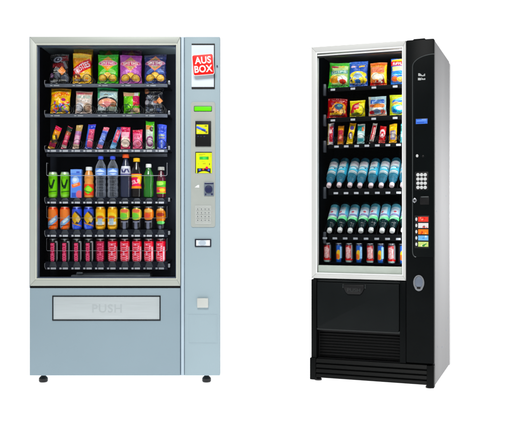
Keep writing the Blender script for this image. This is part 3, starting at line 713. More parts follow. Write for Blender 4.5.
bar(132.6, 142.4, 129.8, 0, stripes((232, 84, 126), [('rect', .5, .93, .7, .07, (206, 30, 70)), ('rect', .5, .65, .4, .12, (246, 140, 170)), ('text', 'PINK', .5, .66, .34, .06, (190, 30, 80)), ('ell', .5, .32, .45, .22, (246, 150, 180)), ('ell', .6, .28, .2, .1, (226, 110, 130))]), 'short raspberry pink packet with a pale round patch', 38)
bar(145.8, 154.6, 121.4, -.01, stripes((214, 216, 206), [('rect', .5, .93, .7, .08, (86, 196, 50)), ('rect', .35, .78, .3, .08, (220, 150, 80)), ('ell', .7, .72, .25, .09, (70, 40, 40)), ('rect', .5, .5, .45, .05, (190, 200, 190)), ('ell', .5, .28, .44, .2, (130, 60, 110)), ('ell', .5, .28, .28, .12, (214, 190, 200)), ('rect', .92, .5, .08, .5, (96, 180, 60))]), 'tall white packet with a green top end', 39)
bar(157, 166.4, 124.4, .01, stripes((62, 84, 206), [('rect', .5, .55, .3, .04, (150, 160, 150)), ('rect', .5, .45, .3, .02, (180, 170, 120)), ('rect', .5, .8, .4, .05, (40, 60, 160)), ('ell', .5, .2, .2, .16, (110, 130, 230)), ('rect', .5, .2, .05, .14, (190, 200, 240)), ('rect', .1, .5, .08, .5, (30, 44, 130))]), 'cobalt blue packet, rightmost on the shelf of bars', 40)

# cans and bottles
pxm = 4.555/F_PX
def canvas(base, *ops, w=48, h=84, asp=.75):
    c = Cv(w, h, base, asp)
    for it in ops: getattr(c, it[0])(*it[1:])
    return c
def can_row(F, items, d, z, H, R):
    first = {}
    for px, key, label, group, turn in items:
        if key[0] not in first:
            o = can(F, px, d, z, H, R, key[1], label, group, None, turn); first[key[0]] = o
        else:
            o = copy_tree(first[key[0]]); put(F, o, px, d, z); o.rotation_euler.z += turn; tag(o, label, 'drink can', group)
def Hof(F, py0, px, d, z): return F.Z(px, py0, d)-z
z4 = S[4]
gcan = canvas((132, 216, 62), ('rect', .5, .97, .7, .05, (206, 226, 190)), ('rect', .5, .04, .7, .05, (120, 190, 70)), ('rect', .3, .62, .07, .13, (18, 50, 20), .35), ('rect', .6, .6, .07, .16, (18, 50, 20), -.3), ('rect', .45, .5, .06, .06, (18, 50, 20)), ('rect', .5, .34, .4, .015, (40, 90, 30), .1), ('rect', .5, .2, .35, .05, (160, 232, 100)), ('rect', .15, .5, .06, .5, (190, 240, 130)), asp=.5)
can_row(F, [(53, ('g', gcan), 'tall lime green can at the far left of the bottle shelf', 'lime green cans on the bottle shelf', -.1), (65, ('g', gcan), 'tall lime green can between the other green can and the blue carton', 'lime green cans on the bottle shelf', .12)], PD, z4, Hof(F, 172, 59, PD, z4), 4.5*pxm)
# carton
W, H = sized(F, 71.6, 82.4, 169.6, PD, z4)
cv = canvas((98, 140, 226), ('rect', .5, .93, .6, .06, (130, 170, 240)), ('rect', .68, .9, .15, .03, (70, 90, 190)), ('ell', .45, .62, .32, .14, (176, 204, 246)), ('ell', .4, .64, .18, .07, (226, 236, 250)), ('rect', .5, .45, .4, .06, (240, 120, 70), .3), ('rect', .45, .46, .2, .03, (250, 180, 130), .3), ('ell', .8, .12, .3, .14, (214, 110, 130)), ('rect', .3, .1, .2, .08, (60, 90, 190)), w=40, h=70, asp=W/H)
P = np.zeros((70, 40, 3)); P[..., 0] = np.linspace(-W/2, W/2, 40)[None]; P[..., 2] = np.linspace(0, H, 70)[:, None]; P[..., 1] = -.026
ct = bpy.data.objects.new('drink_carton', None); col.objects.link(ct)
o = bpy.data.objects.new('carton_front', grid_mesh('carton_front', P, cv.a, M['paper'])); col.objects.link(o); o.parent = ct
bm = bmesh.new(); box(bm, -W/2, W/2, -.0255, .026, 0, H, .0015); prism(bm, [(-W/2, H), (W/2, H), (W/2*.98, H+.0), (0, H+.0015)], -.02, .02)
finish('carton_body', bm, pmat('blue carton board', (92, 132, 218), .5), ct)
put(F, ct, 77, PD, z4); tag(ct, 'light blue drink carton with orange lettering on the bottle shelf', 'drink carton')
GT = 'bottles on the fourth shelf of the wide machine'
def stand(F, o, px, d, z, label, group=GT, cat='drink bottle', turn=0):
    put(F, o, px, d, z); o.rotation_euler.z += turn; tag(o, label, cat, group); return o
def Hb(py0, caph): return (F.Z(110, py0, PD)-z4-caph)
H = Hb(167, .016)/.9
lab = canvas((240, 90, 60), ('rect', .5, .5, .6, .42, (236, 80, 56)), ('dia', .5, .5, .4, .4, (120, 210, 70)), ('ell', .55, .55, .2, .2, (170, 226, 90)), ('rect', .4, .35, .3, .03, (60, 60, 40), -.3), h=44, asp=1.2)
stand(F, bottle(4.7*pxm, H, JUICE, 'juice', 'capwhite', .016, 3.2*pxm, lab, (.08, .44)), 89, PD, z4, 'orange juice bottle with a white cap and red-green label')
H = Hb(156.2, .014)/.96
lab = canvas((150, 186, 240), ('rect', .5, .9, .6, .08, (96, 140, 226)), ('dia', .5, .5, .35, .4, (214, 230, 250)), ('rect', .5, .42, .3, .06, (90, 130, 220)), ('rect', .5, .08, .6, .06, (96, 140, 226)), h=44, asp=1.2)
w1 = stand(F, bottle(5.3*pxm, H, WATER, 'water', 'capblue', .014, 2.7*pxm, lab, (.535, .72), (.08, .5, 7)), 100.8, PD, z4, 'clear blue-capped water bottle standing next to the orange juice bottle', GT)
w2 = copy_tree(w1); stand(F, w2, 112.8, PD, z4, 'clear blue-capped water bottle standing next to the orange-capped bottle', GT, turn=.2)
H = Hb(154.4, .016)/.95
lab = canvas((206, 206, 222), ('rect', .5, .9, .6, .1, (236, 236, 244)), ('rect', .3, .5, .06, .2, (60, 60, 110), .4), ('rect', .5, .5, .06, .22, (60, 60, 110), -.4), ('rect', .7, .52, .05, .2, (60, 60, 110), .3), ('rect', .5, .12, .5, .08, (90, 90, 140)), h=44, asp=1.2)
stand(F, bottle(5.2*pxm, H, SLIM, 'darkclear', 'caporange', .018, 3.3*pxm, lab, (.52, .74)), 125.8, PD, z4, 'dark bottle with an orange cap and white label, tallest on its shelf')
H = Hb(158.4, .015)/.95
lab = canvas((226, 40, 90), ('rect', .5, .86, .6, .1, (250, 200, 40)), ('ell', .8, .6, .2, .3, (250, 200, 40)), ('text', 'COLA', .42, .45, .34, .12, (250, 220, 230), .3, .6), ('rect', .5, .08, .6, .08, (240, 150, 60)), h=48)
stand(F, bottle(5.1*pxm, H, SODA, 'cola', 'capyellow', .016, 3.3*pxm, lab, (.24, .62)), 136.6, PD, z4, 'cola bottle with a yellow cap and pink-red label')
H = Hb(164.2, .015)/.95
stand(F, bottle(5*pxm, H, SODA, 'greenclear', 'capwhite', .016, 2.8*pxm), 148.6, PD, z4, 'green soft drink bottle with a white cap')
H = Hb(167, .014)/.95
lab = canvas((120, 200, 70), ('rect', .5, .62, .6, .12, (80, 160, 60)), ('ell', .4, .8, .3, .15, (170, 226, 110)), ('rect', .5, .3, .6, .22, (226, 100, 70)), ('ell', .6, .28, .25, .14, (240, 190, 80)), ('ell', .3, .22, .15, .1, (200, 60, 100)), h=48)
stand(F, bottle(4.5*pxm, H, SLIM, 'maroon', 'capgrey', .014, 3.3*pxm, lab, (.14, .56)), 161.2, PD, z4, 'small dark red drink bottle with a grey cap, rightmost on its shelf')
# fifth shelf cans
z = S[5]; H = Hof(F, 206.8, 105, PD, z)
oc = canvas((244, 112, 58), ('ell', .4, .75, .4, .2, (250, 140, 80)), ('rect', .5, .45, .5, .1, (140, 180, 220), .5), ('rect', .55, .5, .2, .05, (220, 236, 244), .5), ('rect', .5, .32, .3, .015, (70, 30, 20), .1), ('rect', .5, .95, .7, .03, (220, 70, 50)), ('rect', .8, .15, .12, .1, (252, 170, 120)))
bc = canvas((66, 96, 222), ('dia', .5, .58, .52, .28, (40, 44, 70)), ('dia', .42, .6, .36, .22, (226, 176, 70)), ('dia', .65, .55, .18, .14, (230, 200, 130)), ('rect', .5, .35, .5, .02, (210, 150, 50), -.2), ('rect', .25, .2, .08, .15, (120, 150, 240)), ('rect', .5, .95, .7, .03, (40, 50, 130)))
yc = canvas((250, 184, 26), ('ell', .45, .62, .42, .18, (250, 214, 90)), ('ell', .5, .6, .25, .08, (226, 110, 40)), ('rect', .5, .4, .35, .05, (236, 236, 220)), ('rect', .5, .45, .15, .12, (180, 200, 210)), ('rect', .5, .3, .3, .015, (90, 60, 20)), ('rect', .5, .95, .7, .03, (200, 140, 20)))
kc = canvas((20, 20, 26), ('ell', .5, .74, .52, .22, (214, 200, 90)), ('ell', .4, .66, .3, .12, (130, 214, 90)), ('ell', .5, .86, .3, .07, (236, 120, 90)), ('rect', .5, .22, .10, .24, (112, 116, 136)), ('rect', .5, .45, .25, .015, (150, 150, 170)))  # low grey streak is a painted silver highlight, as on the next two
ko = canvas((20, 20, 26), ('ell', .5, .74, .5, .22, (226, 130, 60)), ('ell', .4, .68, .25, .1, (230, 90, 70)), ('ell', .5, .86, .3, .06, (236, 190, 110)), ('rect', .5, .22, .10, .24, (112, 116, 136)), ('rect', .5, .45, .25, .015, (150, 150, 170)))
kb = canvas((16, 16, 22), ('ell', .5, .68, .5, .24, (206, 120, 50)), ('ell', .5, .72, .3, .07, (150, 50, 40)), ('ell', .55, .42, .3, .06, (110, 200, 110)), ('ell', .5, .9, .25, .05, (226, 170, 110)), ('rect', .5, .15, .08, .16, (90, 94, 112)))
G5 = 'drink cans on the fifth shelf of the wide machine'
can_row(F, [(53, ('o', oc), 'orange soft drink can at the far left of its shelf', G5, 0), (65, ('o', oc), 'orange soft drink can standing next to a blue can', G5, .15),
            (77, ('b', bc), 'blue can with gold diamond pattern standing next to an orange can', G5, 0), (88.8, ('b', bc), 'blue can with gold diamond pattern standing next to a yellow can', G5, .2),
            (100.6, ('y', yc), 'yellow can standing next to a blue can', G5, .05), (112.6, ('y', yc), 'yellow can standing next to a black can with yellow-green front', G5, -.1),
            (125, ('k', kc), 'black can with yellow-green front standing next to a yellow can', G5, 0), (137, ('k', kc), 'black can with yellow-green front standing next to the orange-fronted black can', G5, -.1),
            (149, ('ko', ko), 'black can with an orange front', G5, -.1), (161, ('kb', kb), 'black can with brown-orange front and a green streak, rightmost on its shelf', G5, -.1)], PD, z, H, 4.9*pxm)
# sixth shelf cans
z = S[6]; H = Hof(F, 238.8, 105, PD, z)
zc_ = canvas((12, 11, 14), ('rect', .5, .5, .13, .36, (190, 30, 74)), ('text', 'COCA-COLA', .5, .5, .44, .09, (250, 120, 160), 1.57, .5), ('rect', .86, .5, .06, .42, (196, 196, 202)), ('rect', .8, .9, .1, .03, (170, 170, 176)), ('rect', .8, .12, .1, .03, (170, 170, 176)))  # pale strip at the right edge is a painted highlight
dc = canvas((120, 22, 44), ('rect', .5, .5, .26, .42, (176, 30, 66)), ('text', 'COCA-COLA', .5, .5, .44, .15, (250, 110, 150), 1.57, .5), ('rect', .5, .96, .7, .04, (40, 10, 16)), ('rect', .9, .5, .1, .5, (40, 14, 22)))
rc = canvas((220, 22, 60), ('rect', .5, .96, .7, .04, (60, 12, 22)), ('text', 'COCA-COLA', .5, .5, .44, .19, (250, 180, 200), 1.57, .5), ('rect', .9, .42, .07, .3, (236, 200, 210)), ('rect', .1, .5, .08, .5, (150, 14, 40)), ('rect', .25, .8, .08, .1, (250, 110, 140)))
G6 = 'red and black cola cans on the bottom shelf of the wide machine'
n6 = ['leftmost', 'second from left', 'third from left', 'fourth from left']
items = [(ten[i], ('z', zc_), 'black cola can with vertical pink lettering, %s on the bottom shelf' % n6[i], G6, .1-.05*i) for i in range(4)]
items.append((100.6, ('d', dc), 'dark red cola can between the black cans and the bright red cans', G6, .1))
n7 = ['leftmost of the five bright red cans', 'second of the five bright red cans', 'middle one of the five bright red cans', 'fourth of the five bright red cans', 'rightmost can of the bottom shelf']
items += [(ten[5+i], ('r', rc), 'bright red cola can with vertical lettering, %s' % n7[i], G6, -.12*i) for i in range(5)]
can_row(F, items, PD, z, H, 4.9*pxm)

# ================================================================== NARROW MACHINE
RM = root('vending_machine', RFm, 'tall narrow black vending machine with white window frame and silver side', 'vending machine', 'two glass-fronted vending machines')
F = RFm
hw = RW/2; DEP = .71
ztop = F.Z(434.8, 39.3); zbase = .022
bm = bmesh.new()
zs = F.Z(449, 365.7, DEP)
box(bm, hw-.014, hw-.001, .034, DEP-.05, .014, ztop-.002, .002)
box(bm, -hw+.001, -hw+.006, .034, DEP, .012, ztop-.006, .002)
box(bm, -hw+.006, hw-.014, .034, DEP, ztop-.02, ztop-.008, .002)
box(bm, -hw+.006, hw-.014, DEP-.012, DEP-.001, .012, ztop-.02, .002)
box(bm, -hw+.006, hw-.014, .034, DEP-.012, .014, .03, .002)
cab = finish('cabinet', bm, M['silver'], RM)
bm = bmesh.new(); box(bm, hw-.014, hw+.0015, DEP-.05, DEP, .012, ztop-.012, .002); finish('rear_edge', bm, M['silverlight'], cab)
bm = bmesh.new(); box(bm, hw-.03, hw-.004, .20, .24, ztop-.0075, ztop+.003, .002); finish('top_bracket', bm, M['silver'], cab)
bm = bmesh.new()
for yy, zz in ((.12, .19), (.30, .17), (.44, .22), (.10, .95), (.42, 1.02), (.46, 1.40), (.57, .28)):
    lathe(bm, [(0, 0), (.004, 0), (.004, .0012), (0, .0018)], 10)
    vs = bm.verts[-42:] if False else None
bm.free()
for yy, zz in ((.14, .20), (.33, .17), (.52, .24), (.10, .93), (.50, 1.02), (.60, .30)):
    bm = bmesh.new(); lathe(bm, [(0, 0), (.0045, 0), (.0045, .0012), (0, .002)], 12)
    bmesh.ops.rotate(bm, verts=bm.verts, cent=(0, 0, 0), matrix=Matrix.Rotation(PI/2, 3, 'Y')); bmesh.ops.translate(bm, verts=bm.verts, vec=(hw-.0012, yy, zz))
    finish('screw', bm, M['slate'], cab)
# window frame
FD = -.004
fx0, fx1 = -hw, F.X(405.9, FD); fz1 = F.Z(311.9, 47.4); fz0 = F.Z(312, 278)
jx0, jx1 = F.X(317, FD), F.X(402.3, FD); jz1 = F.Z(317, 53.3, FD); jz0 = F.Z(317, 272.6, FD)
bm = bmesh.new()
O = [(fx0, fz0), (fx1, fz0), (fx1, fz1), (fx0, fz1)]; I = [(jx0, jz0), (jx1, jz0), (jx1, jz1), (jx0, jz1)]
for i in range(4):
    j = (i+1) % 4; prism(bm, [O[i], O[j], I[j], I[i]], FD, .033, .003)
wf = finish('window_frame', bm, M['wframe'], RM)
bm = bmesh.new(); e = .005
ring_prism(bm, [(jx0-e, jz0-e), (jx1+e, jz0-e), (jx1+e, jz1+e), (jx0-e, jz1+e)], [(jx0+.001, jz0+.001), (jx1-.001, jz0+.001), (jx1-.001, jz1-.001), (jx0+.001, jz1-.001)], FD-.003, FD+.001)
finish('frame_lip', bm, M['white'], wf, False)  # whiter ring stands in for the inner bevel catching light
part('rubber_seal', F, [(317.2, 402.2, 53.4, 54.9, -.001, .02)], M['black'], wf, 0)
bm = bmesh.new(); za = F.Z(317, 54.9, .002); zb_ = F.Z(317, 56.7, .002); box(bm, jx0+.0005, jx1-.0005, .002, .02, zb_, za-.0004, .001); finish('top_strip', bm, M['white'], wf)
bm = bmesh.new(); zs1 = F.Z(317.5, 265.2, .004); box(bm, jx0+.004, jx1-.004, .004, .03, jz0+.0005, zs1, .002); finish('window_sill', bm, M['sill'], wf)
bm = bmesh.new(); box(bm, jx0+.0005, jx1-.0005, .012, .016, zs1+.0005, zb_-.0005); finish('glass_pane', bm, M['glass'], RM)
# interior
rb = .44
ix0, ix1, iz0, iz1 = jx0-.016, hw-.03, F.Z(340, 274, .05), jz1+.016
bm = bmesh.new()
box(bm, ix0-.008, ix0, .034, rb, iz0, iz1); box(bm, ix1, ix1+.008, .034, rb, iz0, iz1)
box(bm, ix0-.008, ix1+.008, .034, rb, iz1, iz1+.008); box(bm, ix0-.008, ix1+.008, .034, rb, iz0-.008, iz0); box(bm, ix0, ix1, rb-.008, rb, iz0, iz1)
finish('interior_lining', bm, pmat('black interior sheet', (6, 10, 15), 1, 0, 0, .5, 6), RM)
bm = bmesh.new(); lathe(bm, [(0, iz0+.03), (.005, iz0+.03), (.005, iz1-.03), (0, iz1-.03)], 12, 0, jx1+.008, .045); finish('light_tube', bm, M['lampright'], RM)  # hidden fill added to brighten the narrow machine's stock
bm = bmesh.new(); tube(bm, [(ix0+.05, .042, iz1-.006), (ix1-.05, .042, iz1-.006)], .005, 12); finish('light_tube', bm, M['lamp'], RM)
# black door column
cx0 = F.X(406.4)
bm = bmesh.new()
zt_ = ztop+.003; box(bm, cx0, hw, -.012, .033, F.Z(420, 363, 0), zt_, .006)
dc_ = finish('door_column', bm, M['blackgloss'], RM)
bm = bmesh.new(); X0 = F.X(413, 0); X1 = F.X(426, 0); prism(bm, [(X0, zt_-.001), (X1, zt_-.001), (X1-.006, zt_+.005), (X0+.006, zt_+.004)], -.008, .02); finish('top_cap', bm, M['blackgloss'], dc_)
# raised control fascia with a grey tube standing in for its edge highlight
Xa, Xb = F.X(412.6, -.014), F.X(434.2, -.014); Zt_, Zb_ = F.Z(434, 54, -.014), F.Z(414, 257, -.014)
arc = []
for i in range(13):
    t = i/12; arc.append((Xa+(Xb-Xa)*(1-math.cos(t*PI/2))**1.0, Zt_-.060+.060*math.sin(t*PI/2)))
low = [(Xa+.018*(1-math.cos(t*PI/2)), Zb_+.03-.03*math.sin(t*PI/2)) for t in [i/6 for i in range(7)]]
outline = arc[::-1]+[(x, z) for x, z in low]+[(Xb, Zb_)]
bm = bmesh.new(); prism(bm, outline, -.0155, -.011, .0015); fas = finish('control_fascia', bm, pmat('charcoal fascia', (10, 14, 15), .4, 0, .06, .15, 8), RM)
bm = bmesh.new(); tube(bm, [(x, -.0150, z) for x, z in arc[::-1]]+[(x, -.0150, z) for x, z in low], .0024, 8); finish('trim_line', bm, M['greyline'], fas)
# small worn two-line mark
fd = -.0162
bm = bmesh.new()
for (a0, a1, b0, b1) in ((418.3, 419, 73.3, 76), (419.2, 420, 73.3, 76), (420.2, 420.9, 73.9, 76), (421.1, 421.7, 74.6, 76.1), (421.9, 423.4, 75.3, 76.2), (423.6, 424.1, 74.4, 76.1), (424.4, 425, 73.6, 76),
                         (418.0, 418.9, 77.9, 80.2), (419.1, 420, 77.9, 80.2), (420.2, 421, 78, 80.2), (421.5, 421.9, 77.4, 79.9), (422.3, 423, 78.3, 79.9), (423.3, 424, 78.6, 79.9), (424.3, 425.2, 78.2, 79.8)):
    pbox(F, a0, a1, b0, b1, fd, fd+.001, bm)
finish('worn_lettering', bm, pmat('grey print', (186, 190, 190), .5), fas, False)
ld = rplate('display', F, 415.4, 427.8, 118.4, 124.2, -.018, -.013, .001, M['black'], RM)
cvs = Cv(32, 14, (70, 116, 214), 2); cvs.rect(.5, .62, .42, .08, (120, 160, 236)).rect(.4, .3, .32, .08, (40, 76, 176)).rect(.7, .9, .2, .06, (150, 180, 236))
printed_panel('display_face', F, 415.9, 427.4, 118.9, 123.8, -.0187, cvs, ld)
def dome(name, px, py, rx, rz, y0, y1, mat, parent, n=20, bev=.001):
    bm = bmesh.new(); X, Z = F.at(px, py, y0); disc_y(bm, X, Z, rx, rz, y0, y1, n, 0, bev); return finish(name, bm, mat, parent)
dome('button', 417.1, 155.8, .0065, .0080, -.020, -.014, M['button'], RM)
dome('camera_dot', 423, 156.2, .006, .006, -.0165, -.014, M['black'], RM)
kp = rplate('keypad', F, 415, 428.3, 171.8, 190.2, -.0175, -.013, .002, M['black'], RM)
for r in range(4):
    for c in range(3): dome('key', 417.9+c*3.6, 174.8+r*4.2, .0092, .0092, -.021, -.016, M['button'], kp, 18, .002)
X, Z = F.at(414.6, 200.4, -.018); bm = bmesh.new(); prism(bm, [(X+.013*math.cos(i*PI/4), Z+.014*(1 if i % 2 == 0 else .72)*math.sin(i*PI/4)) for i in range(8)], -.022, -.012, .002); rk = finish('return_knob', bm, M['chrome'], RM)
dome('knob_centre', 414.6, 200.4, .004, .005, -.0235, -.020, M['black'], rk)
cs = rplate('coin_slot', F, 420, 429, 196.2, 204.6, -.0175, -.013, .002, M['black'], RM)
part('slot_lip', F, [(421, 428.4, 196.4, 197.5, -.021, -.016)], M['greyline'], cs, .0008)
btn = [((232, 70, 60), (246, 150, 130), (214, 40, 40)), ((226, 222, 222), (220, 90, 90), (120, 90, 90)), ((236, 130, 56), (246, 180, 120), (200, 60, 40)), ((120, 178, 226), (206, 226, 242), (70, 130, 200)), ((196, 214, 130), (240, 240, 190), (50, 130, 60))]
bp = part('button_panel', F, [(414.6, 429.2, 215.6, 248.2, -.0172, -.013)], M['black'], RM, .001)
for i, (c0, c1, c2) in enumerate(btn):
    y0 = 216.8+i*6.25
    cvs = Cv(32, 16, c0, 2.0); R = random.Random(60+i); cvs.blobs(6, .2, .9, .1, .9, .12, .24, [c1, c2, c0], 70+i)
    if i == 4: cvs.rect(.6, .4, .25, .12, c2, .5)
    printed_panel('drink_label', F, 418.2, 428.3, y0, y0+4.9, -.0180, cvs, bp)
    dome('button', 416.3, y0+2.4, .0052, .0092, -.0205, -.016, M['button'], bp, 16)
# lock
X, Z = F.at(418.9, 282.6, -.013); bm = bmesh.new()
eo = [(X+.0285*math.cos(2*PI*i/28), Z+.040*math.sin(2*PI*i/28)-(.004 if math.sin(2*PI*i/28) < -.7 else 0)) for i in range(28)]; ei = [(X+.021*math.cos(2*PI*i/28), Z+.002+.031*math.sin(2*PI*i/28)) for i in range(28)]
ring_prism(bm, eo, ei, -.019, -.011); lk = finish('door_lock', bm, M['chrome'], RM)
bm = bmesh.new(); prism(bm, ei, -.0165, -.011, .002); finish('lock_face', bm, M['lockface'], lk)
bm = bmesh.new(); box(bm, X-.010, X+.010, -.0195, -.015, Z-.034, Z-.022, .002); finish('lock_catch', bm, M['black'], lk)
# lower door: left pillar, flap, recess, louvres, corner blocks, lower right panel
def zz(px, py, d=0): return F.Z(px, py, d)
zl1 = fz0-.006; zl0 = zz(311.5, 357.5)
bm = bmesh.new(); box(bm, -hw, F.X(316.6, -.004), -.006, .033, zl0, zl1, .004); finish('door_pillar', bm, M['blackflap'], RM)
bm = bmesh.new(); box(bm, F.X(399.8), cx0-.0015, -.004, .033, zz(403, 363), zl1, .003); finish('door_pillar', bm, M['blackgloss'], RM)
fz_1, fz_0 = zz(317.5, 282, -.004), zz(317.5, 328.4, -.004)
X0, X1 = F.X(317.2, -.004), F.X(399.2, -.004)
bm = bmesh.new()
pts = [(X0, fz_1), (X0, fz_0+.014), (X0+.002, fz_0+.006), (X0+.008, fz_0), (X1-.008, fz_0), (X1-.002, fz_0+.006), (X1, fz_0+.014), (X1, fz_1)]
prism(bm, pts, -.008, .010, .004)
fl = finish('pickup_flap', bm, M['flapgloss'], RM)
bm = bmesh.new(); box(bm, -hw+.002, cx0-.002, .012, .033, fz_1+.002, zl1, .002); finish('door_rail', bm, M['greyshadow'], RM)
bm = bmesh.new(); pbox(F, 316.8, 400, 329.6, 331.6, .000, .033, bm, .002); finish('recess_lip', bm, M['greyshadow'], RM)
bm = bmesh.new(); X, Z = F.at(354, 289.5, -.012); w_ = .056
prism(bm, [(X-w_, Z+.026), (X-w_, Z+.006), (X-w_*.8, Z-.016), (X-w_*.6, Z-.026), (X+w_*.6, Z-.026), (X+w_*.8, Z-.016), (X+w_, Z+.006), (X+w_, Z+.026)], -.018, -.007, .004)
hd = finish('handle', bm, M['black'], fl)
bm = text_mesh('PUSH', .026, X, Z-.002, -.0183, .001, .012, 0, 1.2); finish('embossed_lettering', bm, pmat('charcoal lettering', (34, 38, 38), .4), hd, False)
bm = bmesh.new(); box(bm, X-w_-.008, X-w_-.001, -.013, -.0075, Z+.006, Z+.028, .002); box(bm, X+w_+.001, X+w_+.008, -.013, -.0075, Z+.006, Z+.028, .002); finish('handle_hinge', bm, M['greyshadow'], fl)
# recess with woven grille
zr1, zr0 = zz(317, 331.8, 0)-.001, zz(317, 357.6, 0)
bm = bmesh.new(); box(bm, F.X(316.8), F.X(400), .045, .05, zr0, zr1+.01); rc_ = finish('recess_back', bm, M['black'], RM)
bm = bmesh.new(); n = 9
for i in range(n):
    zc2 = zr0+(zr1-zr0)*(i+.5)/n; box(bm, F.X(318), F.X(399), .036, .0445, zc2-.004, zc2+.004, .0015)
finish('grille', bm, pmat('black grille plastic', (5, 6, 6), .6, 0, .08, .3, 60, .3, 300), rc_)
# louvred plinth
zp1, zp0 = zr0-.001, zz(310.6, 378.5, -.006)
bm = bmesh.new(); n = 4
xl, xr = F.X(316.2, -.006), F.X(426.8, -.006)
box(bm, xl, xr, .02, .034, zp0+.008, zp1, 0)
finish('plinth', bm, M['black'], RM)
for i in range(n):
    za = zp1-(zp1-zp0-.008)*i/n; zb2 = zp1-(zp1-zp0-.008)*(i+1)/n
    bm = bmesh.new(); vs = [(-.002, za-.004), (-.012, zb2+.006), (-.012, zb2+.002), (.018, zb2+.002), (.018, za-.004)]
    a_ = [bm.verts.new((xl, y, z)) for y, z in vs]; b_ = [bm.verts.new((xr, y, z)) for y, z in vs]
    bm.faces.new(a_[::-1]); bm.faces.new(b_)
    for q in range(5): bm.faces.new((a_[q], a_[(q+1) % 5], b_[(q+1) % 5], b_[q]))
    bmesh.ops.recalc_face_normals(bm, faces=bm.faces); finish('louvre', bm, M['blackflap'], RM)
bm = bmesh.new(); box(bm, -hw-.006, xl-.0005, -.014, .06, zp0-.004, zp1+.001, .004); finish('corner_block', bm, M['blackflap'], RM)
bm = bmesh.new(); box(bm, xr+.0005, hw, -.016, .033, zz(434, 388, 0), zz(430, 366, -.016), .004); finish('corner_block', bm, M['blackflap'], RM)
bm = bmesh.new(); box(bm, F.X(400), xr, -.002, .033, zp1, zz(415, 363.4, 0)-.001, .002); finish('lower_rail', bm, M['blackgloss'], RM)
for xx, yy in ((-hw+.03, .03), (hw-.03, .03), (-hw+.03, DEP-.06), (hw-.03, DEP-.06)):
    bm = bmesh.new(); lathe(bm, [(0, 0), (.02, 0), (.02, .008), (.014, .014), (0, .014)], 20, 0, xx, yy); finish('foot', bm, M['rubber'], RM)

# ---- shelves of the narrow machine
TD, QD = .085, .125
tagx = {1: [333, 353, 374, 395.2], 2: [333, 353, 373.8, 395.2], 3: [336.6, 346.4, 356.8, 367, 377.4, 388, 398.6], 4: [336, 346.2, 356.4, 366.8, 377.4, 388, 398.8], 5: [325, 335, 345.3, 355.6, 366.2, 376.8, 387.6, 398.4]}
tagy = {1: 88.4, 2: 119.4, 3: 146, 4: 193, 5: 238.6}
basey = {1: 87.2, 2: 117.2, 3: 144.2, 4: 188.5, 5: 234, 6: 262.6}
RZ = {}
for r in range(1, 7):
    zt_ = F.Z(360, basey[r], QD); RZ[r] = zt_
    xl, xr = ix0+.057, ix1-.004
    bm = bmesh.new(); box(bm, xl, xr, TD+.004, rb-.02, zt_-.006, zt_, .001)
    sh = finish('shelf', bm, M['inner'], RM)
    if r in tagy:
        Zt = F.Z(360, tagy[r], TD)
        bm = bmesh.new(); box(bm, xl, xr, TD-.002, TD+.0035, Zt-.010, max(Zt+.008, zt_-.002), .0015); finish('price_rail', bm, pmat('black rail', (5, 7, 10), .6, 0, .08, .2) if r == 1 else bpy.data.materials['black rail'], sh)
        for px in tagx[r]:
            bm = bmesh.new(); X = F.X(px, TD); box(bm, X-.0125, X+.0125, TD-.0045, TD-.0022, Zt-.0055, Zt+.0055, .0004)
            finish('price_tag', bm, M['tag'] if r != 5 else M['tagdim'], sh)
    if r <= 5:
        bm = bmesh.new(); X = F.X(325, TD); Zt = F.Z(360, tagy[r], TD); box(bm, X-.012, X+.004, TD, TD+.02, Zt-.03, Zt+.035, .003); finish('side_bracket', bm, M['coilgrey'], sh)
    if r <= 3:
        for px in ([338, 358, 378, 397.5] if r < 3 else [331, 341, 351, 361, 372, 382, 393, 403.4]):
            Rr = .033 if r < 3 else .024
            wire_coil('spiral', F.X(px, .11), zt_+Rr+.002, Rr, .098, .36, 6, sh, M['coil'], .0010)

GR = 'snack bags in the narrow machine'
Z1_, Z2_, Z3_ = RZ[1]+.0005, RZ[2]+.0005, RZ[3]+.0005
def r_green(c):
    c.a[:] = lin((86, 190, 70)); c.rect(.55, .5, .38, .36, (206, 226, 150)).rect(.28, .82, .16, .04, (176, 40, 60)).rect(.6, .84, .14, .03, (226, 200, 60)).rect(.5, .6, .4, .07, (70, 150, 140), .05).text('CHIPS', .5, .6, .34, .045, (232, 240, 230), .05).ell(.3, .3, .26, .12, (232, 150, 60)).ell(.28, .4, .18, .07, (240, 190, 90)).ell(.68, .32, .22, .16, (240, 240, 236)).ell(.7, .24, .16, .09, (206, 60, 40)).rect(.5, .05, .6, .06, (60, 170, 56)).rect(.95, .5, .04, .4, (100, 180, 90)); return c
wrapped(F, 'snack_bag', 328, 349.8, 62.8, QD, Z1_, r_green, 'green snack bag with pale middle, leftmost on the top shelf of the black machine', 'snack bag', GR, 51, roll=.05)
def r_blue(c):
    c.a[:] = lin((40, 84, 176)); c.rect(.5, .92, .6, .07, (50, 100, 190)).rect(.25, .78, .12, .03, (230, 200, 210)).rect(.7, .78, .15, .03, (226, 190, 60), .2).ell(.5, .45, .45, .14, (240, 220, 90)).ell(.5, .4, .25, .14, (170, 200, 226)).ell(.25, .25, .2, .1, (240, 206, 60)).ell(.75, .25, .22, .12, (240, 210, 80)).ell(.5, .2, .14, .1, (40, 90, 150)).blobs(8, .1, .9, .05, .3, .03, .06, [(240, 220, 120), (30, 40, 60), (60, 110, 180)], 52); return c
wrapped(F, 'snack_bag', 349, 368, 61.4, QD, Z1_, r_blue, 'royal blue snack bag with yellow shapes on the top shelf', 'snack bag', GR, 52)
